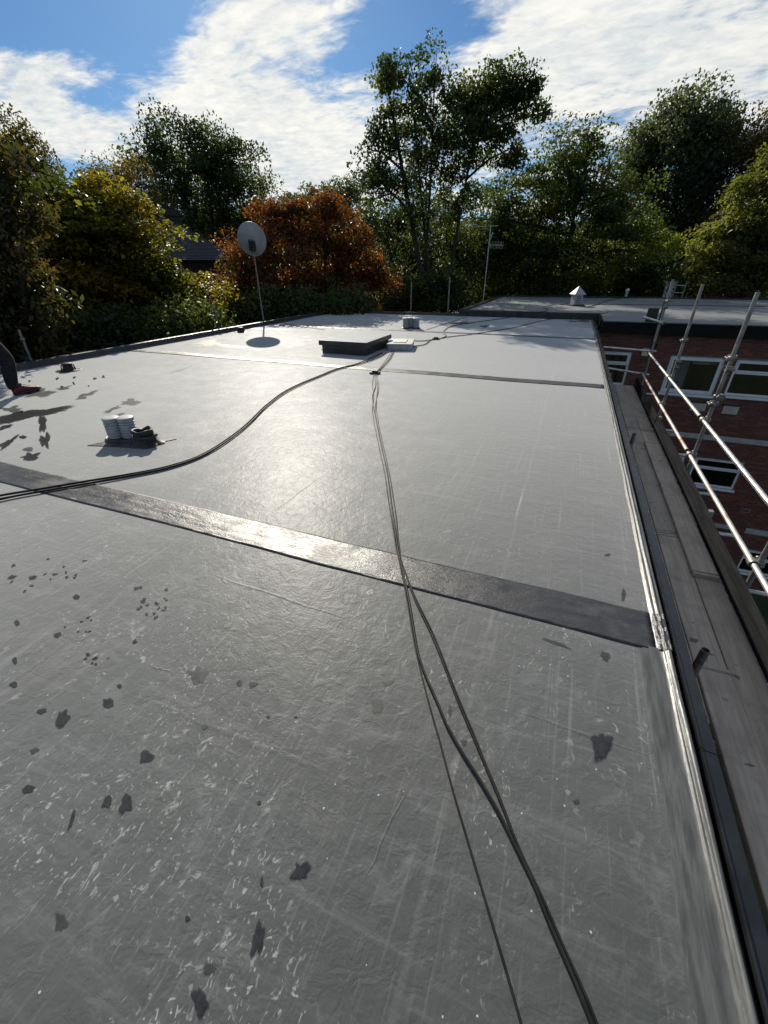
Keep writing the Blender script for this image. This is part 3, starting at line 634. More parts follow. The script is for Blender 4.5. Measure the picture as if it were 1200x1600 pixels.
# curtain and blind behind the middle window, things on a lower sill
mb = MB()
n = 16
vs = [(3.04 + .50 * k / n, WY + .30 + .02 * math.sin(k * 1.5), zz) for zz in (-1.75, -.6) for k in range(n + 1)]
mb.add(vs, [(k, k + 1, n + 2 + k, n + 1 + k) for k in range(n)], True)
mb.build('curtain', mk('grey_curtain', (.20, .18, .20), (.28, .25, .27), .9), wing)
mb = MB(); mb.box((3.60, WY + .30, -.90), (4.24, WY + .33, -.62)); mb.build('blind', mk('beige_blind', (.45, .40, .32), (.52, .46, .36), .8), wing)
for (x0, x1, z0, z1) in VENTS[:2]:
    mb = MB(); mb.bbox((x0, WY - .05, z0), (x1, WY + .02, z1), .01); v_ = mb.build('vent_cover', M['buff'], wing)
    mb = MB(); mb.bbox((x0 - .02, WY - .075, z1 - .005), (x1 + .02, WY + .02, z1 + .02), .006); mb.build('vent_hood', M['black_trim'], v_)
    mb = MB()
    for k in range(5): mb.box((x0 + .03, WY - .056, z0 + .03 + k * .036), (x1 - .03, WY - .0495, z0 + .042 + k * .036))
    mb.build('vent_slot', M['pvc_grey'], v_)
x0, x1, z0, z1 = VENTS[2]
mb = MB(); mb.bbox((x0, WY - .008, z0), (x1, WY + .02, z1), .004); ab = mb.build('air_brick', M['mortar'], wing)
mb = MB()
for k in range(6): mb.box((x0 + .02 + k * .035, WY - .0105, z0 + .03), (x0 + .038 + k * .035, WY - .0075, z1 - .03))
mb.build('air_slot', M['rubber'], ab)
for x0, x1, z0, z1 in BANDS:
    mb = MB(); mb.bbox((x0, WY - .03, z0), (x1, WY + .02, z1), .008); mb.build('string_course', M['concrete'], wing)
mb = MB(); mb.bbox((2.16, WY - .07, -.70), (2.34, WY + .0, -.49), .02); mb.build('alarm_box', M['buff'], wing)
mb = MB(); mb.lathe([(.075, 0), (.075, .05), (.055, .06), (.055, .02), (.0001, .02)], (2.43, WY - .01, -.39), 20, Matrix.Rotation(PI / 2, 3, 'X')); mb.build('flue_outlet', M['rubber'], wing)
# roof slab, fascia, edges
def wrz(x, y): return WZ + .012 * mnoise.noise(Vector((x * .5, y * .5, 3))) + .006 * mnoise.noise(Vector((x * 1.7, y * 1.7, 9)))
vs = []; fs = []; idx = {}
step = .33
gx = np.concatenate([np.arange(-3.85, .93, step), np.arange(.935, 16.2, step)]); gy = np.arange(FY + .04, 27.45, step)
for i, x in enumerate(gx):
    for j, y in enumerate(gy):
        if x < .90 and y < 17.85: continue
        idx[(i, j)] = len(vs); vs.append((x, y, wrz(x, y)))
for (i, j) in list(idx):
    qd = [(i, j), (i + 1, j), (i + 1, j + 1), (i, j + 1)]
    if all(k in idx for k in qd): fs.append(tuple(idx[k] for k in qd))
mesh_obj('roof', vs, fs, M['wing_roof'], wing, True)
mb = MB(); mb.box((.92, FY, FB), (16.1, FY + .03, WZ + .012)); mb.box((.92, FY + .03, FB + .001), (16.1, WY + .012, FB + .03)); mb.box((.92, FY + .03, FB), (.95, 17.8, WZ + .01)); mb.build('fascia', M['fascia'], wing)
mb = MB(); mb.tube([(.93, FY + .05, WZ + .006), (16.1, FY + .05, WZ + .006)], .035, 10); mb.build('edge_roll', M['wing_roof'], wing)
mb = MB(); mb.bbox((-3.95, 17.66, -.30), (.918, 17.86, WZ + .012), .012); mb.build('upstand', M['kerb'], wing)
mb = MB(); mb.bbox((-4.04, 17.62, WZ - .1), (-3.78, 27.5, WZ + .05), .02); mb.build('kerb', M['kerb'], wing)
mb = MB(); mb.bbox((-4.06, 27.36, WZ - .1), (16.1, 27.6, WZ + .06), .02); mb.build('kerb', M['black_trim'], wing)
mb = MB(); mb.tube([(.868, 15.5, WZ + .12), (.868, 15.5, GZ)], .033, 12); mb.build('downpipe', M['black_trim'], wing)

# ------------------------------------------------------------------ things standing on the roofs
# roof hatch
hz = .0
hat = thing('roof_hatch', 'low square roof hatch with an overhanging membrane-covered lid', 'hatch', (-4.45, 9.2, 0))
bx0, bx1, by0, by1 = -4.96, -3.90, 8.52, 9.86
mb = MB(); mb.bbox((bx0, by0, -.01), (bx1, by1, .17), .015); mb.build('kerb', M['kerb'], hat)
mb = MB(); mb.bbox((bx0 - .02, by0 - .02, .075), (bx1 + .02, by1 + .02, .095), .006); mb.build('clamp_strip', M['kerb'], hat)
mb = MB(); mb.bbox((bx0 - .045, by0 - .045, .17), (bx1 + .045, by1 + .045, .275), .014); mb.build('lid', M['roof'], hat)
mb = MB(); mb.bbox((bx0 - .05, by0 - .05, .175), (bx1 + .05, by1 + .05, .255), .01); mb.build('lid_edge', M['kerb'], hat)
# shallow white tray over the cables
tr = thing('cable_tray_box', 'pale upturned plastic tray box beside the roof hatch', 'box', (-3.55, 9.6, 0))
T = Matrix.Translation(Vector((-3.56, 9.78, 0))) @ Matrix.Rotation(math.radians(14), 4, 'Z')
mb = MB(); mb.bbox((-.27, -.40, .004), (.27, .40, .135), .02, T); mb.build('tray_body', M['pot'], tr)
mb = MB(); mb.bbox((-.29, -.42, .12), (.29, .42, .147), .01, T); mb.build('rim', M['pvc_grey'], tr)
mb = MB(); mb.bbox((-.16, -.25, .145), (.14, .22, .162), .008, T); mb.build('lid', M['buff'], tr)
# ribbed vent pipes
def ribbed(mb, c, r, h, n=7):
    prof = [(r * 1.02, 0)]
    for k in range(n):
        z0 = h * (.06 + .84 * k / n); dz = h * .84 / n
        prof += [(r * .80, z0), (r * .80, z0 + dz * .45), (r * 1.02, z0 + dz * .52), (r * 1.02, z0 + dz * .96)]
    prof += [(r * 1.02, h * .93), (r * 1.06, h * .94), (r * 1.06, h * .985), (r * .98, h), (r * .5, h * 1.01), (.0001, h * 1.012)]
    mb.lathe(prof, c, 28)
pv = thing('roof_vent', 'pair of pale ribbed vent pipes standing on a dark square patch', 'vent', (-4.28, 2.93, 0))
mb = MB(); zb = .008
pa, pb_, pc, pd_ = gp(137, 697), gp(203, 683), gp(276, 686), gp(213, 704)
pd_ = pa + pc - pb_
mb.add([(p.x, p.y, rz(p.x, p.y) + .007) for p in (pa, pd_, pc, pb_)] + [(p.x, p.y, -.004) for p in (pa, pd_, pc, pb_)], [(0, 1, 2, 3), (0, 4, 5, 1), (1, 5, 6, 2), (2, 6, 7, 3), (3, 7, 4, 0)]); mb.build('base_patch', M['tape'], pv)
for px in (184, 206):
    p = gp(px, 687 - (px - 184) * .03); mb = MB(); ribbed(mb, (p.x, p.y, .006), .080, .245); v_ = mb.build('ribbed_pipe', M['pot'], pv)
    mb = MB(); mb.lathe([(.125, .004), (.118, .02), (.105, .035), (.10, .03)], (p.x, p.y, .004), 24); mb.build('collar', M['kerb'], v_)
p = gp(230, 693); sv = thing('vent_stub', 'crumpled black vent stub beside the pair of pale ribbed pipes', 'vent', (p.x, p.y, 0))
def lumpy(mb, amt, k):
    out = []
    for v in mb.v:
        q = Vector(v) - p; d_ = mnoise.noise(q * k + Vector((3, 1, 5))); e_ = mnoise.noise(q * k * 2.3 + Vector((9, 2, 1)))
        f_ = 1 + amt * (d_ + .6 * e_); out.append((p.x + q.x * f_, p.y + q.y * f_, max(q.z * (1 + .6 * amt * d_), .004)))
    mb.v = out
mb = MB(); mb.lathe([(.16, .006), (.14, .018), (.115, .04), (.10, .06), (.096, .08), (.092, .10), (.098, .12), (.102, .14), (.10, .155), (.09, .16), (.08, .15), (.075, .10), (.07, .06)], (p.x, p.y, .002), 40); lumpy(mb, .30, 11); mb.build('stub_pipe', M['rubber'], sv)
mb = MB(); mb.lathe([(.112, .075), (.120, .08), (.120, .095), (.112, .10)], (p.x, p.y, .002), 40); lumpy(mb, .28, 11); mb.build('clamp_ring', M['kerb'], sv)
pv2 = thing('roof_vent', 'cluster of three pale ribbed vent pipes behind the roof hatch', 'vent', (-4.55, 13.3, 0))
for k, px in enumerate((634, 642, 650)):
    p = gp(px, 513.5 - (.7 if k == 1 else 0)); mb = MB(); ribbed(mb, (p.x, p.y, .006), .105, .30); v_ = mb.build('ribbed_pipe', M['pot'], pv2)
    mb = MB(); mb.lathe([(.14, .004), (.13, .02), (.115, .035), (.10, .03)], (p.x, p.y, .002), 20); mb.build('collar', M['kerb'], v_)
# cowl on the wing
cp = gp(899, 478, WZ); cw = thing('vent_cowl', 'pointed grey ventilation cowl standing on the wing roof', 'vent', (cp.x, cp.y, WZ))
T = Matrix.Translation(cp) @ Matrix.Rotation(math.radians(28), 4, 'Z')
mb = MB(); mb.bbox((-.27, -.27, -.02), (.27, .27, .06), .01, T); mb.build('base', M['kerb'], cw)
mb = MB(); mb.bbox((-.17, -.17, .06), (.17, .17, .42), .012, T); mb.build('shaft', M['pot'], cw)
mb = MB(); w_ = .24
mb.add([T @ Vector(p) for p in ((-w_, -w_, .42), (w_, -w_, .42), (w_, w_, .42), (-w_, w_, .42), (-w_, -w_, .45), (w_, -w_, .45), (w_, w_, .45), (-w_, w_, .45), (0, 0, .74))], [(0, 3, 2, 1), (0, 1, 5, 4), (1, 2, 6, 5), (2, 3, 7, 6), (3, 0, 4, 7), (4, 5, 8), (5, 6, 8), (6, 7, 8), (7, 4, 8)]); mb.build('pyramid_cap', M['pot'], cw)
mb = MB()
for k in range(4): mb.box((-.10, -.176, .12 + k * .07), (.10, -.168, .15 + k * .07), T)
mb.build('louvre', M['kerb'], cw)
# small stub vent and louvred box, ladder at the far edge of the wing
p = gp(978, 463, WZ); sv2 = thing('vent_stub', 'small pale angled vent stub at the far wing edge', 'vent', (p.x, p.y, WZ))
mb = MB(); mb.tube([p, p + Vector((0, 0, .28))], .07, 14); mb.build('stub_pipe', M['pvc_grey'], sv2)
mb = MB(); mb.tube([p + Vector((.0, .02, .27)), p + Vector((.03, -.10, .34))], [.10, .06], 14); mb.build('cap', M['pvc_white'], sv2)
p = at(1043, 465, 31.5); lb = thing('louvred_box', 'bright white box with dark vertical bars beyond the wing roof', 'plant box', (p.x, p.y, GZ))
T = Matrix.Translation(Vector((p.x, p.y, 0))) @ Matrix.Rotation(math.radians(-14), 4, 'Z')
mb = MB(); mb.bbox((-.26, -.25, -3.0), (.26, .25, p.z + .80), .02, T); mb.build('housing', M['pvc_white'], lb)
mb = MB(); mb.bbox((-.30, -.29, p.z + .80), (.30, .29, p.z + .85), .02, T); mb.build('cap', M['pvc_grey'], lb)
for k in range(2):
    mb = MB(); mb.bbox((-.12 + k * .16, -.28, p.z - .3), (-.085 + k * .16, -.252, p.z + .78), .005, T); mb.build('bar', M['kerb'], lb)
mb = MB(); mb.box((-.40, -.40, GZ), (-.30, -.30, -3.0), T); mb.box((.30, -.40, GZ), (.40, -.30, -3.0), T); mb.box((-.40, .30, GZ), (-.30, .40, -3.0), T); mb.box((.30, .30, GZ), (.40, .40, -3.0), T); mb.build('support', M['iron'], lb)
la = gp(1067, 468, WZ + .1); ld = thing('ladder', 'top of a grey metal ladder leaning on the far wing edge', 'ladder', (la.x, 29.8, GZ))
top = Vector((la.x, 27.55, WZ + .75)); bot = Vector((la.x, 29.9, GZ))
for sx in (0, .42):
    mb = MB(); mb.tube([bot + Vector((sx, 0, 0)), top + Vector((sx, 0, 0))], .033, 8); mb.build('stile', M['steel'], ld)
for k in range(28):
    a = bot.lerp(top, (k + .9) / 28.4); mb = MB(); mb.tube([a, a + Vector((.42, 0, 0))], .017, 8); mb.build('rung', M['steel'], ld)
# TV aerial
ap = gp(755, 468, WZ); ta = thing('tv_aerial', 'thin metal mast with television aerials on the wing kerb', 'aerial', (ap.x, ap.y, WZ))
am = ony(767, 352, ap.y)
mb = MB(); mb.tube([(ap.x, ap.y, WZ - .1), (am.x, ap.y, am.z)], .024, 10); mast = mb.build('mast', M['steel'], ta)
zt = am.z - .04; ax_ = ony(733, 353, ap.y).x; bx_ = ony(779, 353, ap.y).x
mb = MB(); mb.tube([(ax_, ap.y - .035, zt), (bx_, ap.y - .035, zt)], .013, 8); bo = mb.build('boom', M['steel'], ta)
for k in range(8):
    x = ax_ + (bx_ - ax_) * (k + .3) / 8; mb = MB(); mb.tube([(x, ap.y - .22 + k * .008, zt + .012), (x, ap.y + .15 - k * .008, zt + .012)], .006, 6); mb.build('element', M['steel'], bo)
z2 = zt - .75; mb = MB(); mb.tube([(am.x + .02, ap.y - .04, z2), (am.x + .75, ap.y - .25, z2 - .05)], .013, 8); bo2 = mb.build('boom', M['steel'], ta)
for k in range(9):
    f_ = (k + 1) / 9.5; x = am.x + .02 + .73 * f_; y = ap.y - .04 - .21 * f_; mb = MB(); mb.tube([(x, y, z2 - .05 * f_ - .16), (x, y, z2 - .05 * f_ + .16)], .006, 6); mb.build('element', M['steel'], bo2)
mb = MB(); mb.tube([(am.x + .05, ap.y - .05, zt - .55), (am.x + .14, ap.y - .05, zt - .25)], .02, 8); mb.build('bracket', M['steel'], ta)
# satellite dish on its mast outside the left kerb
DB = Vector((-9.66, 12.83, -.9)); DC = onx(393, 376, -9.66)
di = thing('satellite_dish', 'large grey satellite dish seen from behind on a mast outside the left kerb', 'satellite dish', (-9.66, 12.83, -.9))
mb = MB(); mb.tube([DB, Vector((-9.66, 12.80, DC.z - .12))], .026, 12); mb.build('mast', M['iron'], di)
dn = Vector((sun_dir.x, sun_dir.y, 0.40)).normalized()
dn = Vector((-.42, .82, .34)).normalized()
q_ = dn.to_track_quat('Z', 'Y').to_matrix()
Rd = .425; prof = []
for k in range(13):
    r = Rd * k / 12; prof.append((max(r, .0001), .13 * (r / Rd) ** 2 - .13))
prof += [(Rd + .012, .002), (Rd + .012, .012), (Rd - .003, .010)]
for k in range(11, -1, -1):
    r = Rd * k / 12; prof.append((max(r, .0001), .13 * (r / Rd) ** 2 - .13 + .012))
dc = DC + dn * .10
S = Matrix(((1, 0, 0), (0, 1.10, 0), (0, 0, 1)))
mb = MB(); mb.lathe(prof, dc, 48, q_ @ S); mb.build('reflector', M['dish'], di)
back = dc - dn * .18; mt = Vector((-9.66, 12.80, DC.z - .18))
mb = MB()
for s_ in (-1, 1):
    side = dn.cross(Vector((0, 0, 1))).normalized() * (.055 * s_)
    mb.tube([back + side + Vector((0, 0, .06)), back + side - dn * .05 - Vector((0, 0, .12)), mt + side * .8 - Vector((0, 0, .12))], .018, 8)
mb.bbox((-.09, -.06, -.16), (.09, .06, .10), .01, Matrix.Translation((back + mt) / 2)); mb.build('bracket', M['rubber'], di)
lowrim = dc + q_ @ S @ Vector((0, -Rd, 0)); lnb = dc + dn * .48 - Vector((0, 0, .10))
mb = MB(); mb.tube([lowrim - dn * .02, lnb - Vector((0, 0, .03))], .016, 8); mb.build('feed_arm', M['steel'], di)
mb = MB(); mb.tube([lnb + dn * .06, lnb - dn * .05, lnb - dn * .09], [.028, .034, .05], 14); mb.build('receiver', M['pvc_grey'], di)
mb = MB(); mb.tube(spline([(-9.64, 12.80, 1.0), (-9.60, 12.86, .55), (-9.50, 13.2, .22), (-9.42, 13.5, .135), (-9.40, 13.6, .07), (-9.2, 13.3, .02), (-8.2, 12.7, .012), (-6.9, 12.1, .012)], .1), .006, 6); mb.build('lead', M['cable'], di)

# cables
def cable(name, label, pts, r, z=None, n=8, group=None, wz=0.0):
    P_ = []
    for p in pts:
        w = gp(p[0], p[1], p[2] if len(p) > 2 else 0); P_.append(w)
    P_ = spline(P_, .05)
    base = [Vector((p.x, p.y, max(rz(p.x, p.y) + .006 + r, p.z + r))) for p in P_]
    for i, p in enumerate(base):
        p.x += .004 * mnoise.noise(Vector((i * .13, r * 900, 2)))
    mb = MB(); mb.tube(base, r, n)
    return tag(mb.build(name, M['cable']), label, 'cable', group)
A = [(-60, 790), (0, 777), (60, 767), (130, 755), (200, 744), (260, 732), (310, 715), (350, 691), (385, 664), (415, 635), (450, 610), (500, 588), (530, 576), (555, 570), (580, 560), (598, 552)]
cable('thick_cable', 'thick black cable crossing the seam tape at the left, upper of two', A, .0100)
cable('thick_cable', 'thick black cable crossing the seam tape at the left, lower of two', [(-60, 801), (0, 783), (60, 771), (130, 759), (200, 746.5), (261, 734), (312, 716), (352, 692.5), (387, 665.5), (417, 636), (452, 611), (501, 589), (531, 577), (558, 570.5), (590, 560), (602, 553)], .0095)
cable('thin_cable', 'thin black cable, leftmost of those reaching the bottom edge', [(613, 549), (604, 561), (592, 577), (585, 585), (582, 600), (584, 622), (582, 645), (590, 690), (601, 740), (608, 790), (618, 850), (628, 900), (638, 950), (648, 1010), (669, 1100), (683, 1150), (704, 1229), (727, 1308), (750, 1387), (771, 1458), (792, 1529), (812, 1600), (832, 1680)], .0036)
cable('thin_cable', 'thin black cable with a bend, middle of those reaching the bottom edge', [(615, 549), (607, 562), (594, 577), (586, 586), (587, 602), (582, 622), (585, 645), (594, 690), (605, 740), (613, 800), (622, 860), (632, 905), (640, 950), (655, 1030), (683, 1100), (698, 1137), (721, 1179), (750, 1225), (779, 1275), (808, 1333), (833, 1383), (854, 1437), (875, 1487), (896, 1537), (921, 1600), (945, 1680)], .0056)
cable('thin_cable', 'thin black cable, right-hand one that runs beside the bent cable', [(616, 549), (609, 562), (595, 577), (588, 586), (590, 605), (588, 640), (597, 690), (608, 740), (616, 790), (623, 850), (628, 880), (645, 930), (677, 1000), (715, 1100), (733, 1142), (754, 1192), (775, 1242), (796, 1296), (816, 1344), (838, 1390), (860, 1440), (880, 1487), (903, 1537), (929, 1600), (955, 1680)], .0040)
cable('thin_cable', 'hair-thin black lead lying against the right-hand cable', [(617, 549), (610, 562), (597, 577), (590, 586), (592, 607), (586, 640), (594, 685), (606, 745), (613, 800), (619, 860), (630, 885), (648, 932), (681, 1002), (719, 1100), (737, 1142), (757, 1192), (779, 1244), (799, 1298), (813, 1338), (832, 1386), (856, 1440), (878, 1490), (900, 1540), (925, 1600), (950, 1680)], .0030)
cable('roof_cable', 'black cable from the tray box out to the far wing, lower one', [(640, 533), (660, 533.5), (680, 531), (700, 527.5), (740, 523), (800, 513), (850, 501), (880, 497.0), (893, 494.5, WZ + .04), (915, 491, WZ + .04), (935, 491, WZ), (950, 489, WZ)], .010)
cable('roof_cable', 'black cable looping up from the cable clip toward the pointed cowl', [(644, 542), (655, 541), (664, 539), (674, 532), (690, 529), (697, 525), (693, 519), (704, 511), (730, 506), (760, 502), (790, 498), (806, 494.5), (815, 489, WZ + .045), (830, 488, WZ + .04), (852, 487, WZ), (855, 483, WZ), (850, 480, WZ), (860, 477.5, WZ), (880, 476, WZ), (890, 473, WZ)], .010)
cable('roof_cable', 'black cable on the wing roof right of the pointed cowl', [(909, 474, WZ), (912, 478, WZ), (920, 480.5, WZ), (932, 477, WZ), (945, 472, WZ), (960, 468, WZ), (978, 465.5, WZ)], .011)
cable('roof_cable', 'long straight black cable along the wing roof to the right', [(920, 479, WZ), (940, 476.2, WZ), (1000, 476.6, WZ), (1080, 477.6, WZ), (1200, 479.6, WZ), (1260, 480.6, WZ)], .010)
cable('roof_cable', 'thin dark lead lying across the roof behind the vent cluster', [(666, 516), (690, 508), (710, 502), (728, 496.5)], .006)
def clip(px, py, label):
    p = gp(px, py); o = thing('cable_clip', label, 'cable clip', (p.x, p.y, 0), 'clips holding the roof cables')
    mb = MB(); mb.bbox((p.x - .085, p.y - .06, .004), (p.x + .085, p.y + .06, .035), .008); mb.build('pad', M['rubber'], o)
    mb = MB(); mb.bbox((p.x - .06, p.y - .025, .033), (p.x + .06, p.y + .025, .062), .012); mb.build('clamp', M['kerb'], o)
clip(586, 584, 'small black cable clip on the second seam tape'); clip(681, 530.5, 'small black cable clip right of the tray box where cables split')

# ------------------------------------------------------------------ scaffold along the right-hand side
sc = thing('scaffolding', 'tube scaffolding with guard rails and grey boards beside the roof edge', 'scaffolding', (1.6, 5, GZ))
XS = 1.97; TR = .0242; BZ = -1.08
SY = [12.30, 9.45, 6.72, 4.02, 1.30, -1.4]
for i, y in enumerate(SY):
    mb = MB(); mb.pipe((XS, y, GZ + .01), (XS + .0, y - (.25 if False else 0), 1.355 - .01 * i), TR); st = mb.build('standard', M['dull'], sc)
    mb = MB(); mb.bbox((XS - .08, y - .08, GZ), (XS + .08, y + .08, GZ + .012), .003); mb.build('base_plate', M['iron'], st)
for (z_, mat) in ((-.20, 'steel'), (-.70, 'rust')):
    for y0, y1 in ((SY[0] + .12, 6.9), (6.8, .2), (.1, -3.0)):
        mb = MB(); mb.pipe((XS - .052, y0, z_), (XS - .052, y1, z_), TR); mb.build('guard_rail', M[mat], sc)
mb = MB(); mb.pipe((XS + .1, SY[0] + .053, -.17), (.90, SY[0] + .053, -.13), TR); mb.build('guard_rail', M['steel'], sc)
mb = MB(); mb.pipe((XS + .1, SY[0] + .053, -.72), (.90, SY[0] + .053, -.60), TR); mb.build('guard_rail', M['steel'], sc)
mb = MB(); mb.pipe((XS + .05, SY[0] - .053, .47), (XS - .35, SY[0] + .25, .56), TR); mb.build('brace_stub', M['steel'], sc)
for z_ in (BZ - .095, -3.0, -5.0, -7.0):
    mb = MB(); mb.pipe((XS - .052, SY[0] + .2, z_), (XS - .052, -3, z_), TR); mb.build('ledger', M['steel'], sc)
def coupler(x, y, z, ang):
    mb = MB(); T = Matrix.Translation((x, y, z)) @ Matrix.Rotation(ang, 4, 'Z')
    mb.lathe([(.027, -.026), (.038, -.026), (.040, -.018), (.040, .018), (.038, .026), (.027, .026)], (x, y, z), 16)
    k = MB(); mb.tube([T @ Vector((-.035, -.052, 0)), T @ Vector((.035, -.052, 0))], .039, 12)
    mb.bbox((-.030, -.035, -.022), (.030, -.012, .022), .005, T)
    mb.tube([T @ Vector((.047, .02, 0)), T @ Vector((.047, -.055, 0))], .009, 8); mb.tube([T @ Vector((.047, -.05, 0)), T @ Vector((.047, -.075, 0))], .016, 6)
    mb.tube([T @ Vector((-.046, .01, .0)), T @ Vector((-.046, -.02, .045))], .009, 8)
    mb.build('coupler', M['iron'], sc)
for y in SY:
    for z_ in (-.20, -.70, BZ - .095): coupler(XS, y, z_, -PI / 2)
for y, zz_ in ((SY[0], (.47, .80, .92)), (SY[1], (.45, .10, .0)), (SY[2], (.60, .48, .12, .02)), (SY[3], (.5,))):
    for z_ in zz_: coupler(XS, y, z_, rnd.choice((0, PI / 2, PI)))
for y in (12.1, 9.2, 7.9, 6.4, 5.29, 4.2, 2.3, 1.0, -.4):       # transoms under the boards
    mb = MB(); mb.pipe((.90, y, BZ - .045), (2.28, y, BZ - .045), TR); mb.build('transom', M['steel'], sc)
for y, zt_ in ((2.33, -.385), (6.42, -.39), (11.3, -.53)):
    mb = MB(); mb.pipe((1.118, y, GZ + .01), (1.118, y, zt_), TR); mb.build('standard', M['iron'], sc)
Rb = random.Random(11)
def board(x0, x1, y0, y1, z, parent, name='scaffold_board', h=.038):
    mb = MB(); n = 14; L = y1 - y0; sag = Rb.uniform(-.004, .006); tw = Rb.uniform(-.003, .003); sh = Rb.uniform(-.002, .002)
    prof = [(0, .004), (.004, 0), ((x1 - x0) - .004, 0), ((x1 - x0), .004), ((x1 - x0), h - .005), ((x1 - x0) - .005, h), (.005, h), (0, h - .005)]
    vs = []
    for j in range(n + 1):
        t = j / n; y = y0 + L * t; zz = z - h + sag * math.sin(PI * t); e = 0.0
        for (u, v) in prof: vs.append((x0 + u + sh * (t - .5) * 2 + .0015 * mnoise.noise(Vector((y * 2, x0 * 9, u * 20))), y, zz + v + tw * (t - .5) * (u / (x1 - x0) - .5) * 2 + .0012 * mnoise.noise(Vector((y * 3, x0, 7)))))
    m = 8
    mb.add(vs, [(j * m + i, j * m + (i + 1) % m, (j + 1) * m + (i + 1) % m, (j + 1) * m + i) for j in range(n) for i in range(m)] + [tuple(range(m)), tuple(reversed(range(n * m, n * m + m)))])
    o = mb.build(name, M['board'], parent)
    for ye in (y0, y1):
        eb = MB(); s_ = 1 if ye == y0 else -1
        yy = sorted((ye + s_ * .03, ye + s_ * .055)); eb.box((x0 - .0012, yy[0], z - h - .0012), (x1 + .0012, yy[1], z + .0016)); e_ = eb.build('end_band', M['iron'], o)
    return o
for y0, y1 in ((9.0, 12.6), (5.1, 8.97), (2.42, 5.07)): board(1.165, 1.388, y0, y1, BZ, sc)
for y0, y1, dz in ((9.0, 12.7, 0), (5.0, 8.98, .0), (2.9, 4.98, .0), (-1.02, 2.96, .02)): board(1.397, 1.621, y0, y1, BZ + dz, sc)
for y0, y1 in ((8.9, 12.7), (4.9, 8.88), (.95, 4.88), (-3., .93)): board(1.627, 1.850, y0, y1, BZ, sc)
pl = board(1.602, 1.822, 4.19, 8.12, BZ + .042, None); tag(pl, 'loose grey plank lying on top of the outer scaffold boards', 'plank')
pl.name = 'plank'
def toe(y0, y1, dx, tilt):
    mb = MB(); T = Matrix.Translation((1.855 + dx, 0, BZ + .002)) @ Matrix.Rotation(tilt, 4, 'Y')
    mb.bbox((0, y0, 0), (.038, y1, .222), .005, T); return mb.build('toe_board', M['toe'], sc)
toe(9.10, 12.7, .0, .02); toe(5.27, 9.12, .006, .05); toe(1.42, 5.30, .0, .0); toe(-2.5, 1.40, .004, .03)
for y in (9.1, 5.28, 1.41):
    mb = MB(); mb.bbox((1.90, y - .03, BZ + .13), (1.945, y + .03, BZ + .24), .004); mb.build('toe_board_clip', M['steel'], sc)
# black post with a dark panel beyond the end of the scaffold
p = ony(1026, 505, FY - .12); bp = thing('bracket_post', 'thin black post with a small dark panel at the wing eaves', 'bracket', (p.x, p.y, 0))
mb = MB(); mb.tube([(p.x + .05, FY - .05, -.3), (p.x + .05, FY - .05, WZ + .62)], .022, 10); mb.build('post', M['black_trim'], bp)
mb = MB(); mb.bbox((p.x - .30, FY - .09, WZ + .05), (p.x - .02, FY - .05, WZ + .40), .01); mb.build('panel', M['black_trim'], bp)
mb = MB(); mb.tube([(p.x - .05, FY - .06, WZ + .2), (p.x + .05, FY - .05, WZ + .2)], .012, 8); mb.build('arm', M['iron'], bp)
# standards of the scaffold on the far sides
def far_pole(px0, py0, px1, py1, pt, label, mat='dull', r=.0242):
    o = thing('scaffold_pole', label, 'pole', (pt[0], pt[1], GZ), 'poles standing beyond the far roof edges')
    tz = CAM.z + (ray(px0, py0).z) * math.hypot(pt[0], pt[1]) / math.hypot(ray(px0, py0).x, ray(px0, py0).y)
    mb = MB(); mb.pipe((pt[0], pt[1], GZ + .01), (pt[0], pt[1], tz), r); mb.build('tube', M[mat], o)
    mb = MB(); mb.bbox((pt[0] - .08, pt[1] - .08, GZ), (pt[0] + .08, pt[1] + .08, GZ + .012), .003); mb.build('base_plate', M['iron'], o)
    mb = MB(); mb.lathe([(.028, -.03), (.042, -.026), (.042, .026), (.028, .03)], (pt[0], pt[1], tz - .18), 14); mb.build('coupler', M['iron'], o)
p = ony(642, 480, 18.3); far_pole(643, 440, 642, 480, (p.x, 18.3), 'thin grey scaffold pole behind the roof, left of two near the aerial')
p = ony(700, 480, 18.3); far_pole(701, 433, 700, 480, (p.x, 18.3), 'thin grey scaffold pole behind the roof, nearer to the aerial')
p = onx(46, 556, -10.1); far_pole(30, 515, 46, 556, (-10.1, p.y), 'grey scaffold pole beyond the left kerb near the shoe', 'iron')
p = onx(340, 505, -10.1); far_pole(338, 478, 340, 505, (-10.1, p.y), 'grey scaffold pole beyond the left kerb, left of the dish', 'iron')

# ------------------------------------------------------------------ person at the left edge
per = thing('person', 'person in black trousers and red shoes walking at the left edge', 'person', (-7.45, 3.8, 0))
PX, PY = -7.47, 3.80
def skin_obj(name, chains, mat, parent, sub=2):
    bm = bmesh.new(); ly = bm.verts.layers.skin.verify(); cache = {}
    first = True
    for ch in chains:
        prev = None
        for (p, r) in ch:
            key = tuple(round(c, 4) for c in p)
            v = cache.get(key)
            if v is None:
                v = bm.verts.new(p); cache[key] = v; v[ly].radius = (r, r) if not isinstance(r, tuple) else r
                if first: v[ly].use_root = True; first = False
            if prev is not None and prev is not v and not bm.edges.get((prev, v)): bm.edges.new((prev, v))
            prev = v
    me = bpy.data.meshes.new(name); bm.to_mesh(me); bm.free(); me.materials.append(mat)
    o = bpy.data.objects.new(name, me); C.objects.link(o); o.parent = parent; o.matrix_parent_inverse = Matrix.Translation(-Vector(parent.location))
    o.modifiers.new('skin', 'SKIN').use_smooth_shade = True; s_ = o.modifiers.new('sub', 'SUBSURF'); s_.levels = 1; s_.render_levels = sub
    return o
def PP(x, y, z): return (PX + x, PY + y, z)
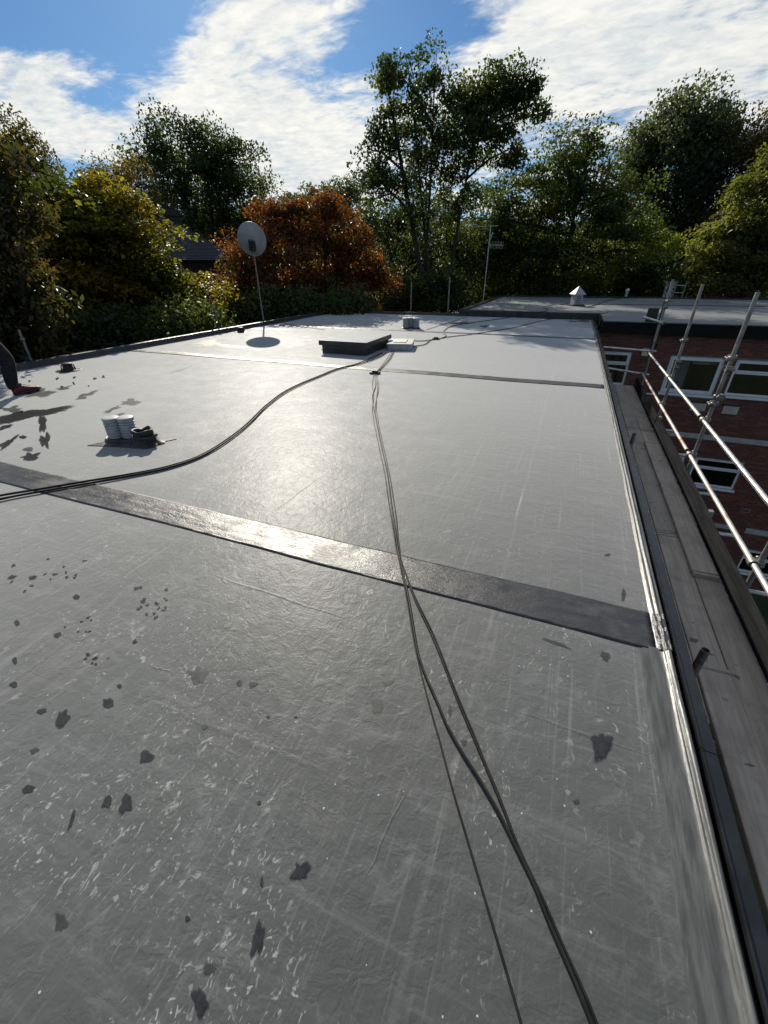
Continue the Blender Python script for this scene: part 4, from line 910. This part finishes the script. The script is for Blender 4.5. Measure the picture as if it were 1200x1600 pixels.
pel = (PP(-.10, -.22, .98), (.155, .12))
front = [pel, (PP(-.02, -.17, .90), .105), (PP(.0, -.02, .58), .098), (PP(.0, .0, .50), .094), (PP(.0, -.05, .30), .094), (PP(.0, -.08, .15), .080), (PP(.0, -.07, .085), .060)]
backl = [pel, (PP(-.19, -.24, .90), .105), (PP(-.22, -.22, .52), .082), (PP(-.22, -.45, .22), .068), (PP(-.22, -.56, .11), .05), (PP(-.22, -.53, .07), .042)]
torso = [pel, (PP(-.10, -.20, 1.12), (.15, .11)), (PP(-.10, -.16, 1.32), (.17, .12)), (PP(-.10, -.13, 1.47), (.15, .10)), (PP(-.10, -.10, 1.56), .06), (PP(-.10, -.09, 1.62), .055)]
sh = torso[3]
armr = [sh, (PP(.08, -.13, 1.46), .065), (PP(.11, -.34, 1.24), .05), (PP(.02, -.55, 1.05), .042), (PP(.0, -.58, 1.0), .032)]
arml = [sh, (PP(-.28, -.13, 1.46), .065), (PP(-.33, -.06, 1.20), .05), (PP(-.33, .10, 1.00), .042), (PP(-.33, .13, .96), .032)]
skin_obj('body', [front, backl, torso, armr, arml], M['cloth'], per)
hd = PP(-.10, -.06, 1.74)
hc = [[((hd[0], hd[1] - .02, hd[2] - .16), .05), ((hd[0], hd[1] - .01, hd[2] - .07), (.068, .075)), ((hd[0], hd[1], hd[2]), (.078, .09)), ((hd[0], hd[1] - .015, hd[2] + .07), (.07, .085)), ((hd[0], hd[1] - .02, hd[2] + .11), .045)],
      [((hd[0], hd[1], hd[2]), .078), ((hd[0], hd[1] + .085, hd[2] - .02), .016), ((hd[0], hd[1] + .105, hd[2] - .03), .012)]]
skin_obj('head', hc, M['skin'], per)
mb = MB(); mb.lathe([(.098, -.02), (.105, .03), (.10, .08), (.075, .12), (.04, .14), (.0001, .145)], (hd[0], hd[1] - .025, hd[2]), 20, Matrix(((.9, 0, 0), (0, 1.05, 0), (0, 0, 1)))); mb.build('hair', M['hair'], per)
for hx, hy, hz_ in ((.0, -.58, 1.0), (-.33, .13, .96)):
    b0 = PP(hx, hy, hz_); w = Vector(b0); chs = [[(b0, .030), (tuple(w + Vector((0, .02, -.05))), (.022, .036)), (tuple(w + Vector((0, .03, -.09))), (.018, .038))]]
    for k, (dy, L) in enumerate(((-.03, .065), (-.01, .08), (.01, .085), (.03, .075))):
        r0 = w + Vector((0, .03, -.09)); chs.append([(tuple(r0), .02), (tuple(r0 + Vector((0, dy, -.015))), .0095), (tuple(r0 + Vector((.0, dy * 1.1 + .008, -.015 - L * .55))), .009), (tuple(r0 + Vector((-.012, dy * 1.1 + .02, -.015 - L))), .008)])
    chs.append([(tuple(w + Vector((0, .02, -.05))), .022), (tuple(w + Vector((-.01, .065, -.065))), .011), (tuple(w + Vector((-.02, .085, -.10))), .0095)])
    skin_obj('hand', chs, M['skin'], per, 1)
def shoe(x, y, z, yaw, pitch=0.0):
    T = Matrix.Translation((x, y, z)) @ Matrix.Rotation(yaw, 4, 'Z') @ Matrix.Rotation(pitch, 4, 'X') @ Matrix.Diagonal((1.15, 1.22, 1.35, 1))
    secs = [(-.13, .028, .075), (-.115, .040, .105), (-.06, .044, .112), (-.01, .044, .095), (.06, .049, .073), (.13, .052, .058), (.175, .042, .046), (.20, .020, .034)]
    def loft(mb, zlo, f, hs):
        n = 14; vs = []
        for (yy, w, h) in secs:
            for k in range(n):
                a = 2 * PI * k / n; cx = math.cos(a); sz = math.sin(a)
                xx = w * f * (abs(cx) ** .7) * (1 if cx > 0 else -1)
                zz = zlo + (h * hs - zlo) * (.5 + .5 * (abs(sz) ** .7) * (1 if sz > 0 else -1)) if hs > 0 else zlo + .028 * (.5 + .5 * (abs(sz) ** .5) * (1 if sz > 0 else -1)) + (.012 if yy > .15 else 0)
                vs.append(T @ Vector((xx, yy, zz)))
        m = len(secs)
        mb.add(vs, [(i * n + k, i * n + (k + 1) % n, (i + 1) * n + (k + 1) % n, (i + 1) * n + k) for i in range(m - 1) for k in range(n)] + [tuple(reversed(range(n))), tuple(range((m - 1) * n, m * n))], True)
    mb = MB(); loft(mb, .02, 1.0, 1.0); u = mb.build('shoe', M['red'], per)
    mb = MB(); loft(mb, .003, 1.10, 0); mb.build('sole', M['rubber'], u)
    mb = MB(); mb.lathe([(.052, .095), (.056, .10), (.052, .128), (.046, .13)], (0, 0, 0), 16); mb.v = [tuple(T @ (Vector((a, b * 1.15 - .075, c)))) for a, b, c in mb.v]; mb.build('collar', M['rubber'], u)
    mb = MB(); mb.lathe([(.001, .058), (.03, .052), (.047, .03), (.05, .02)], (0, 0, 0), 16); mb.v = [tuple(T @ Vector((a * 1.0, b * .9 + .155, c))) for a, b, c in mb.v]; mb.build('toe_cap', M['rubber'], u)
    mb = MB()
    for k in range(4):
        yy = .0 + k * .028; zz = .102 - k * .010; mb.tube([T @ Vector((-.03, yy, zz - .012)), T @ Vector((0, yy + .004, zz)), T @ Vector((.03, yy, zz - .012))], .004, 6)
    mb.build('lace', M['rubber'], u)
shoe(PX, PY + .05, .006, .12); shoe(PX - .22, PY - .49, .012, -.05, -.25)

# ------------------------------------------------------------------ house beyond the left-hand trees
hp = at(262, 400, 30.0); hs = thing('slate_roofed_house', 'house with dark slate roof and brick chimney behind the green maple', 'house', (hp.x, hp.y, GZ))
rd = Vector((ray(262, 400).x, ray(262, 400).y, 0)).normalized(); rt = Vector((rd.y, -rd.x, 0))
T = Matrix(((rt.x, rd.x, 0, hp.x), (rt.y, rd.y, 0, hp.y), (0, 0, 1, 0), (0, 0, 0, 1)))
ze = at(345, 404, 28.0).z; zr = at(290, 348, 30.0).z
mb = MB(); mb.box((-6, -2.5, GZ), (3.1, 5, ze), T); mb.build('wall', M['soot'], hs)
mb = MB(); e = 3.6
mb.add([T @ Vector(p) for p in ((-6.4, -3.1, ze - .1), (e, -3.1, ze - .1), (e, 5.6, ze - .1), (-6.4, 5.6, ze - .1), (-3.6, 1.2, zr), (.9, 1.2, zr))], [(0, 1, 5, 4), (1, 2, 5), (2, 3, 4, 5), (3, 0, 4), (0, 3, 2, 1)]); rf = mb.build('roof', M['slate'], hs)
mb = MB()
for i in range(26):                     # slate courses
    for side in (0, 1):
        f0, f1 = i / 26, (i + 1) / 26
        if side == 0: a, b_, c, e_ = Vector((-6.4, -3.1, ze - .1)), Vector((e, -3.1, ze - .1)), Vector((-3.6, 1.2, zr)), Vector((.9, 1.2, zr))
        else: a, b_, c, e_ = Vector((e, -3.1, ze - .1)), Vector((e, 5.6, ze - .1)), Vector((.9, 1.2, zr)), Vector((.9, 1.2, zr))
        nrm = (b_ - a).cross(c - a).normalized()
        mb.add([T @ (a.lerp(c, f0) + nrm * .035), T @ (b_.lerp(e_, f0) + nrm * .035), T @ (b_.lerp(e_, f1) + nrm * .012), T @ (a.lerp(c, f1) + nrm * .012), T @ (a.lerp(c, f0) + nrm * .005), T @ (b_.lerp(e_, f0) + nrm * .005)], [(0, 1, 2, 3), (4, 5, 1, 0)])
o = mb.build('slate_course', M['slate'], rf); tag(o, kind='stuff')
zc_ = at(285, 326, 30.2).z
mb = MB(); mb.bbox((-.25, .75, zr - .8), (1.15, 1.65, zc_), .02, T); ch = mb.build('chimney', M['soot'], hs)
mb = MB(); mb.bbox((-.33, .67, zc_ - .30), (1.23, 1.73, zc_ - .17), .02, T); mb.build('corbel', M['soot'], ch)
for k in range(3):
    mb = MB(); mb.lathe([(.12, 0), (.10, .05), (.10, .28), (.12, .30), (.08, .30), (.08, .1)], T @ Vector((.02 + k * .42, 1.2, zc_)), 14); mb.build('chimney_pot', M['soot'], ch)

# ------------------------------------------------------------------ trees
def np_mesh(name, V, Fq, mat, col=None):
    me = bpy.data.meshes.new(name); nv = len(V); nf = len(Fq); k = Fq.shape[1]
    me.vertices.add(nv); me.vertices.foreach_set('co', V.astype(np.float32).ravel())
    me.loops.add(nf * k); me.loops.foreach_set('vertex_index', Fq.astype(np.int32).ravel())
    me.polygons.add(nf); me.polygons.foreach_set('loop_start', np.arange(0, nf * k, k, dtype=np.int32)); me.polygons.foreach_set('loop_total', np.full(nf, k, dtype=np.int32))
    me.update(calc_edges=True)
    if col is not None:
        a = me.attributes.new('leaf_colour', 'FLOAT_COLOR', 'POINT'); a.data.foreach_set('color', col.astype(np.float32).ravel())
    me.materials.append(mat); return me
def leaves_np(rng, P_, size, aspect, cols, droop, upbias, jitter=.25):
    n = len(P_)
    nrm = rng.normal(size=(n, 3)); nrm[:, 2] += upbias; nrm /= np.linalg.norm(nrm, axis=1)[:, None]
    dr = rng.normal(size=(n, 3)); dr[:, 2] -= droop
    dr -= nrm * np.sum(dr * nrm, 1)[:, None]; dr /= np.linalg.norm(dr, axis=1)[:, None] + 1e-9
    sd = np.cross(nrm, dr)
    L = size * rng.uniform(.45, 1.5, n)[:, None]; W = L * aspect * .5
    a = P_ - dr * L * .5; c = P_ + dr * L * .5 - nrm * L * .10; m = P_ + dr * L * -.04
    b = m + sd * W + nrm * W * .35; e_ = m - sd * W + nrm * W * .35
    V = np.stack([a, b, c, e_], 1).reshape(-1, 3)
    base = np.arange(n)[:, None] * 4
    Ff = np.concatenate([base + np.array([0, 1, 2]), base + np.array([0, 2, 3])], 0)
    col = cols * (1 + rng.normal(0, jitter, (n, 1))).clip(.4, 1.8)
    col = np.concatenate([col, np.ones((n, 1))], 1); col = np.repeat(col, 4, 0)
    return V, Ff, col
def tree(name, label, dist, base, lobes, ncl, per, leaf, pal, clr, tr=.22, aspect=.62, droop=.5, up=.5, shell=.45, mat='leaf', limbs=1.0, seed=1, group=None, depth=1.0, trunks=1, flat=.7, cat='tree', patch=2.0, single=0, twigs=True):
    rng = np.random.default_rng(seed); R = random.Random(seed); ncl = int(ncl * .72); per = per * 1.5; clr = clr * 1.12
    b0 = at(base[0], base[1], dist); root = Vector((b0.x, b0.y, GZ))
    t = thing(name, label, cat, root, group)
    view = Vector((b0.x, b0.y, 0)).normalized()
    LB = []
    for lb in lobes:
        px, py, rx, ry = lb[:4]; dd = dist + (lb[4] if len(lb) > 4 else 0)
        c = at(px, py, dd); dep = (c - CAM).dot(FWD); s_ = dep / F
        LB.append((np.array(c), rx * s_, ry * s_ * .98, (rx + ry) * .5 * s_ * depth))
    wts = np.array([l[1] * l[2] for l in LB]); wts /= wts.sum()
    rt = np.array((view.y, -view.x, 0)); vw = np.array(view); upv = np.array((0, 0, 1.0))
    pick = rng.choice(len(LB), ncl, p=wts)
    dirs = rng.normal(size=(ncl, 3)); dirs /= np.linalg.norm(dirs, axis=1)[:, None]
    rad = (shell + (1 - shell) * rng.random(ncl)) ** .8
    rad = np.where(rng.random(ncl) < .25, rng.random(ncl) ** .5, rad)
    rad = rad * rng.uniform(.78, 1.22, ncl)
    CC = np.zeros((ncl, 3))
    for i in range(ncl):
        l = LB[pick[i]]; d_ = dirs[i] * rad[i]
        CC[i] = l[0] + rt * d_[0] * l[1] + vw * d_[1] * l[3] + upv * d_[2] * l[2]
    # wood: trunk(s), limbs to the lobes, twigs to the clumps
    zlow = min(l[0][2] - l[2] for l in LB); ztop = max(l[0][2] for l in LB)
    tw = MB(); nodes = []
    for k in range(trunks):
        top = Vector(LB[int(np.argmax([l[0][2] for l in LB]))][0]) if trunks == 1 else Vector(LB[k % len(LB)][0])
        a = root + Vector((R.uniform(-.4, .4), R.uniform(-.4, .4), 0)) * (0 if trunks == 1 else 1.6)
        mid = a.lerp(top, .45) + Vector((R.uniform(-.5, .5), R.uniform(-.5, .5), 0)); mid.x = a.x * .6 + mid.x * .4; mid.y = a.y * .6 + mid.y * .4
        pts = spline([a, a.lerp(mid, .5) + Vector((R.uniform(-.15, .15), R.uniform(-.15, .15), 0)), mid, mid.lerp(top, .55) + Vector((R.uniform(-.3, .3), R.uniform(-.3, .3), 0)), top], .8)
        n = len(pts); tw.tube(pts, [tr * (1.25 - 1.1 * (i / (n - 1)) ** .8) for i in range(n)], 8)
        nodes += [(p, tr * (1.25 - 1.1 * (i / (n - 1)) ** .8)) for i, p in enumerate(pts) if i > n * .25]
    tw.build('trunk', M['bark'], t)
    bw = MB(); lim = list(nodes)
    for l in LB:
        c = Vector(l[0]); cand = [q for q in nodes if q[0].z < c.z + .5] or nodes
        s0, r0 = min(cand, key=lambda q: (q[0] - c).length + max(0, q[0].z - c.z + 1.0) * 1.5)
        pts = spline([s0, s0.lerp(c, .5) + Vector((R.uniform(-.3, .3), R.uniform(-.3, .3), R.uniform(-.1, .4))), c, c + Vector((R.uniform(-.5, .5), R.uniform(-.5, .5), 1)) * float(l[2]) * .6], .6)
        n = len(pts); rr = [min(r0, tr * .6) * (1 - .85 * i / (n - 1)) + .008 for i in range(n)]; bw.tube(pts, rr, 6); lim += list(zip(pts, rr))
    if twigs:
        lp = np.array([q[0] for q in lim])
        for i in range(ncl):
            if R.random() > limbs: continue
            c = Vector(CC[i]); dd = np.linalg.norm(lp - CC[i], axis=1) + np.maximum(0, lp[:, 2] - CC[i][2]) * .8; j = int(np.argmin(dd)); s0, r0 = lim[j]
            if dd[j] < .3: continue
            mid = s0.lerp(c, .55) + Vector((R.uniform(-.12, .12), R.uniform(-.12, .12), R.uniform(-.02, .2)))
            bw.tube([s0, mid, c], [min(r0, .045), min(r0, .045) * .55 + .004, .006], 4, False)
    tag(bw.build('branches', M['bark'], t), kind='stuff')
    # leaves
    pals = np.array(pal)
    fld = np.array([mnoise.noise(Vector(c) / patch + Vector((seed * 3.1, 0, 0))) for c in CC])
    lvl = np.clip(.5 + fld * .9 + rng.normal(0, .18, ncl), 0, .999) * (len(pals) - 1)
    i0 = np.floor(lvl).astype(int); f_ = (lvl - i0)[:, None]; i1 = np.minimum(i0 + 1, len(pals) - 1)
    ccol = pals[i0] * (1 - f_) + pals[i1] * f_
    cnt = rng.poisson(per * 1.15, ncl); idx_ = np.repeat(np.arange(ncl), cnt); n = len(idx_)
    sc_ = clr * rng.uniform(.6, 1.35, ncl)
    off = rng.normal(size=(n, 3)); off *= (rng.random(n) ** .33 / (np.linalg.norm(off, axis=1) + 1e-9))[:, None]
    off[:, 2] *= flat; off[:, 2] -= .25 * (off[:, 0] ** 2 + off[:, 1] ** 2)
    P_ = CC[idx_] + off * sc_[idx_][:, None]
    cols = ccol[idx_]
    if single:
        # leaves near enough to be told apart, each an object of its own
        v = P_ - np.array(CAM); cx = v @ np.array(RIGHT); cz = v @ np.array(FWD); cy = v @ np.array(UP)
        px = 600 + F * cx / cz; py = 800 - F * cy / cz
        ok = (px > 2) & (px < 1198) & (py > 150) & (py < 575); score = np.where(ok, 1 / np.linalg.norm(v, axis=1), 0); so_ = np.argsort(-score)[:single]
        keep = np.ones(n, bool); keep[so_] = False
    else: keep = np.ones(n, bool); so_ = []
    V, Ff, col = leaves_np(rng, P_[keep], leaf * 1.08, aspect, cols[keep], droop, up)
    me = np_mesh('crown', V, Ff, M[mat], col); cr = bpy.data.objects.new('crown', me); C.objects.link(cr); cr.parent = t; cr.matrix_parent_inverse = Matrix.Translation(-root)
    cr['kind'] = 'stuff'
    if len(so_):
        protos = []
        for k in range(8):
            c_ = pals[min(len(pals) - 1, int(k / 8 * len(pals)))]
            Vk, Fk, ck = leaves_np(np.random.default_rng(900 + k), np.zeros((1, 3)), leaf, aspect, c_[None, :], droop, up); protos.append(np_mesh('leaf', Vk, Fk, M[mat], ck))
        for k, i in enumerate(so_):
            o = bpy.data.objects.new('leaf', protos[k % 8]); C.objects.link(o); o.parent = cr; o.matrix_parent_inverse = Matrix.Identity(4)
            o.location = P_[i]; o.rotation_euler = (R.uniform(-.5, .5), R.uniform(-.5, .5), R.uniform(0, 6.28)); s_ = R.uniform(.8, 1.2); o.scale = (s_, s_, s_)
    return t
GRN = [(.020, .034, .010), (.035, .055, .014), (.055, .078, .018), (.085, .10, .022)]
DRK = [(.014, .024, .010), (.024, .038, .014), (.036, .054, .018), (.055, .070, .022)]
YEL = [(.025, .040, .010), (.045, .062, .012), (.085, .090, .014), (.14, .11, .014), (.17, .10, .014)]
ORG = [(.05, .022, .011), (.095, .034, .013), (.12, .044, .016), (.15, .063, .02), (.055, .05, .018), (.105, .046, .017)]
BRT = [(.04, .06, .014), (.07, .10, .02), (.10, .135, .028), (.13, .16, .036)]
OLV = [(.03, .036, .014), (.055, .056, .018), (.09, .075, .022), (.12, .085, .028)]
BRN = [(.020, .026, .010), (.034, .040, .013), (.055, .040, .016), (.032, .045, .014)]
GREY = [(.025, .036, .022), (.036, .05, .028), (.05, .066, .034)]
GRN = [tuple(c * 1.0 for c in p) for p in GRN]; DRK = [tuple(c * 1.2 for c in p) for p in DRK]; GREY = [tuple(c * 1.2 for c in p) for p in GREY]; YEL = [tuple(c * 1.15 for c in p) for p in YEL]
tree('overhanging_tree', 'near tree with drooping brown and green leaves at the left edge', 13.0, (-110, 400), [(-70, 330, 110, 90), (0, 300, 50, 60), (-20, 430, 90, 70), (20, 490, 70, 45), (-60, 520, 90, 60), (45, 545, 45, 22), (70, 560, 35, 16)], 230, 60, .15, BRN, .50, .20, .42, 1.2, .9, .5, 'leaf_gloss', seed=21, single=260, flat=.5)
tree('maple_tree', 'green maple turning yellow beyond the left kerb', 18.5, (170, 500), [(165, 405, 95, 80), (110, 360, 80, 70), (160, 315, 60, 40), (90, 330, 45, 35), (195, 385, 46, 42), (240, 440, 40, 36), (140, 470, 110, 60), (240, 492, 70, 36), (188, 330, 28, 20), (60, 420, 60, 80), (295, 490, 34, 32), (300, 452, 34, 26)], 400, 120, .13, YEL, .92, .26, .75, .4, 2.2, .55, 'leaf', seed=22, flat=.22, depth=.9, patch=1.6)
tree('olive_tree', 'hazy olive-brown tree behind the maple at the far left', 30.0, (20, 400), [(20, 270, 62, 60), (10, 225, 42, 34), (55, 270, 36, 38), (60, 310, 45, 40), (-50, 260, 60, 70)], 260, 75, .13, OLV, .75, .25, .5, .8, .5, .5, seed=23)
tree('small_olive_tree', 'thin-topped olive tree between the maple and the tall dark clump', 33.0, (185, 400), [(180, 280, 42, 26), (150, 278, 24, 18), (215, 290, 35, 35), (190, 320, 60, 40)], 130, 60, .13, OLV, .7, .18, .5, .5, .5, .5, seed=24)
tree('poplar_clump', 'tall dark clump of trees with sky gaps above the slate roof', 40.0, (320, 400), [(265, 225, 46, 38), (250, 275, 45, 45), (320, 240, 40, 38), (365, 245, 38, 36), (395, 285, 32, 40), (330, 290, 60, 55), (290, 320, 60, 45), (380, 340, 50, 45), (340, 370, 70, 40)], 400, 80, .175, DRK, .85, .26, .6, .7, .4, .5, limbs=1, seed=25, trunks=5)
tree('copper_tree', 'copper-orange autumn tree behind the satellite dish', 22.5, (480, 480), [(470, 410, 80, 60), (425, 345, 30, 28), (455, 330, 24, 20), (500, 345, 34, 30), (535, 370, 36, 34), (560, 405, 36, 40), (400, 400, 36, 38), (375, 385, 20, 20), (590, 440, 32, 40), (440, 455, 90, 38), (540, 455, 70, 35), (390, 455, 36, 36), (515, 320, 14, 14)], 560, 85, .115, ORG, .60, .20, .6, .6, 1.2, .5, seed=26, patch=1.2, flat=.5)
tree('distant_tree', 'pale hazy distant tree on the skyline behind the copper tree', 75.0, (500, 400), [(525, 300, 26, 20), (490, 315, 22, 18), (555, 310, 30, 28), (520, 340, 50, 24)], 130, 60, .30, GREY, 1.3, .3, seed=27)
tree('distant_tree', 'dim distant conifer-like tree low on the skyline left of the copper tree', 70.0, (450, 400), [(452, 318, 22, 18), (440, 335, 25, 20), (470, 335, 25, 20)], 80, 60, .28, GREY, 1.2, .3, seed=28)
tree('tall_airy_tree', 'tallest airy tree with slender stems in the middle of the skyline', 27.0, (680, 440), [(640, 120, 38, 36), (680, 105, 26, 24), (610, 165, 36, 36), (600, 110, 20, 20), (760, 135, 38, 28), (725, 150, 34, 34), (815, 140, 32, 32), (835, 160, 26, 22), (775, 185, 46, 36), (580, 235, 30, 30), (650, 210, 55, 45), (725, 225, 50, 45), (600, 290, 45, 35), (690, 310, 75, 50), (800, 230, 36, 30)], 330, 78, .135, DRK, .62, .17, .66, .8, .6, .45, limbs=1, seed=29, trunks=5)
tree('lower_green_tree', 'leafy yellow-green tree low down below the tall airy tree', 29.5, (650, 450), [(620, 370, 45, 50), (690, 400, 70, 55), (640, 440, 60, 40), (745, 380, 60, 60), (600, 345, 32, 26)], 260, 72, .125, [tuple(c * .6 for c in p) for p in GRN], .6, .16, .62, .6, .6, .5, seed=30)
tree('broad_dark_tree', 'broad dark green tree behind the pointed cowl', 31.0, (880, 460), [(880, 260, 60, 50), (920, 235, 45, 40), (850, 290, 55, 50), (940, 300, 50, 55), (890, 340, 95, 70), (830, 380, 70, 60), (960, 390, 60, 60), (780, 340, 45, 55), (890, 420, 100, 50), (780, 420, 70, 50)], 520, 85, .145, GRN, .85, .28, .65, .6, 1.4, .5, seed=31, flat=.4)
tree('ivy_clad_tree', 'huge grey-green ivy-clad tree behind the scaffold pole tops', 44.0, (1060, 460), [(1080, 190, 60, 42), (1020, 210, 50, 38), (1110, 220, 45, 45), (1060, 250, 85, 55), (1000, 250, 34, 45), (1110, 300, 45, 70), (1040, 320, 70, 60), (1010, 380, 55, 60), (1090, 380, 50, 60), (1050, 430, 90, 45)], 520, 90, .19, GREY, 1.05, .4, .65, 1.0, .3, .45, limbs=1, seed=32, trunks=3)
tree('brown_edge_tree', 'brownish-green tree top at the upper right edge', 42.0, (1200, 460), [(1190, 215, 40, 42), (1175, 260, 35, 45), (1230, 240, 50, 70), (1200, 320, 60, 60)], 230, 70, .17, OLV, .9, .26, .6, .7, .5, .5, seed=33)
tree('bright_ash_tree', 'bright light-green leafy tree at the right edge', 30.0, (1180, 460), [(1180, 330, 46, 46), (1150, 360, 45, 45), (1195, 275, 30, 36), (1130, 390, 40, 42), (1180, 410, 60, 42), (1230, 330, 50, 90), (1110, 415, 26, 26), (1150, 440, 60, 30)], 330, 70, .165, [(.045, .055, .018), (.07, .085, .026), (.10, .115, .036), (.13, .14, .05)], .72, .18, .5, .9, 1.6, .5, 'leaf', seed=34, flat=.4)
tree('sunlit_bush', 'small sunlit yellow-green sapling in front of the ivy-clad tree', 33.0, (1010, 450), [(1000, 365, 22, 18), (1025, 360, 16, 14), (1050, 385, 30, 20), (1010, 400, 30, 24)], 70, 60, .13, BRT, .5, .09, .6, .5, .7, .4, seed=35, cat='sapling')
hb = [('dark_shrub', 'dark shrub mass behind the back kerb under the airy tree', 25.5, (690, 470), [(650, 462, 55, 30), (705, 456, 40, 30), (610, 467, 40, 24)], 200, 80, 36),
      ('dark_shrub', 'dark shrub mass behind the wing, left of the pointed cowl', 31.5, (840, 460), [(820, 440, 60, 30), (880, 445, 55, 26), (770, 452, 40, 22)], 190, 80, 37),
      ('dark_shrub', 'dark shrub mass behind the wing, right of the pointed cowl', 32.5, (1000, 460), [(960, 440, 60, 30), (1020, 445, 55, 26), (1080, 442, 60, 28)], 200, 80, 38),
      ('dark_shrub', 'dark shrub mass behind the wing at the right edge', 33.5, (1160, 460), [(1130, 452, 60, 26), (1200, 450, 60, 30)], 130, 80, 39),
      ('dark_shrub', 'dark shrub mass under the copper tree at the roof corner', 19.8, (460, 500), [(410, 485, 50, 26), (470, 482, 50, 22), (350, 500, 40, 26), (540, 478, 60, 22)], 200, 80, 40),
      ('dark_shrub', 'dark shrub mass under the maple beyond the left kerb', 15.5, (150, 540), [(120, 530, 90, 32), (220, 520, 80, 30), (300, 510, 60, 26), (40, 550, 60, 36)], 240, 80, 41)]
for nm, lb, ds, bs, lbs, nc, pr, sd in hb:
    tree(nm, lb, ds, bs, lbs, nc, pr, .115, DRK, .6, .10, .6, .5, .6, .4, seed=sd, cat='shrub', limbs=.5)

# ------------------------------------------------------------------ far wood that closes the view between the trees
rng = np.random.default_rng(77); nw = 2600
px = rng.uniform(-250, 1450, nw); dist = rng.uniform(50, 85, nw)
topy = 345 + 30 * np.array([mnoise.noise(Vector((p / 70, 1, 0))) for p in px]) + 14 * np.array([mnoise.noise(Vector((p / 22, 7, 0))) for p in px])
CC = np.array([list(at(p, 400, d_)) for p, d_ in zip(px, dist)]); tops = np.array([at(p, y_, d_).z for p, y_, d_ in zip(px, topy, dist)])
CC[:, 2] = GZ + (tops - GZ) * rng.random(nw) ** .6
cnt = rng.poisson(52, nw); ix = np.repeat(np.arange(nw), cnt); off = rng.normal(size=(len(ix), 3)) * np.array([.95, .95, .7]); P_ = CC[ix] + off
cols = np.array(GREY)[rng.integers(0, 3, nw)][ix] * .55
V, Ff, col = leaves_np(rng, P_, .46, .7, cols, .5, .5)
o = bpy.data.objects.new('far_wood', np_mesh('far_wood', V, Ff, M['leaf'], col)); C.objects.link(o); tag(o, 'dark far-off wood closing the view between the trees', 'wood', None, 'stuff')
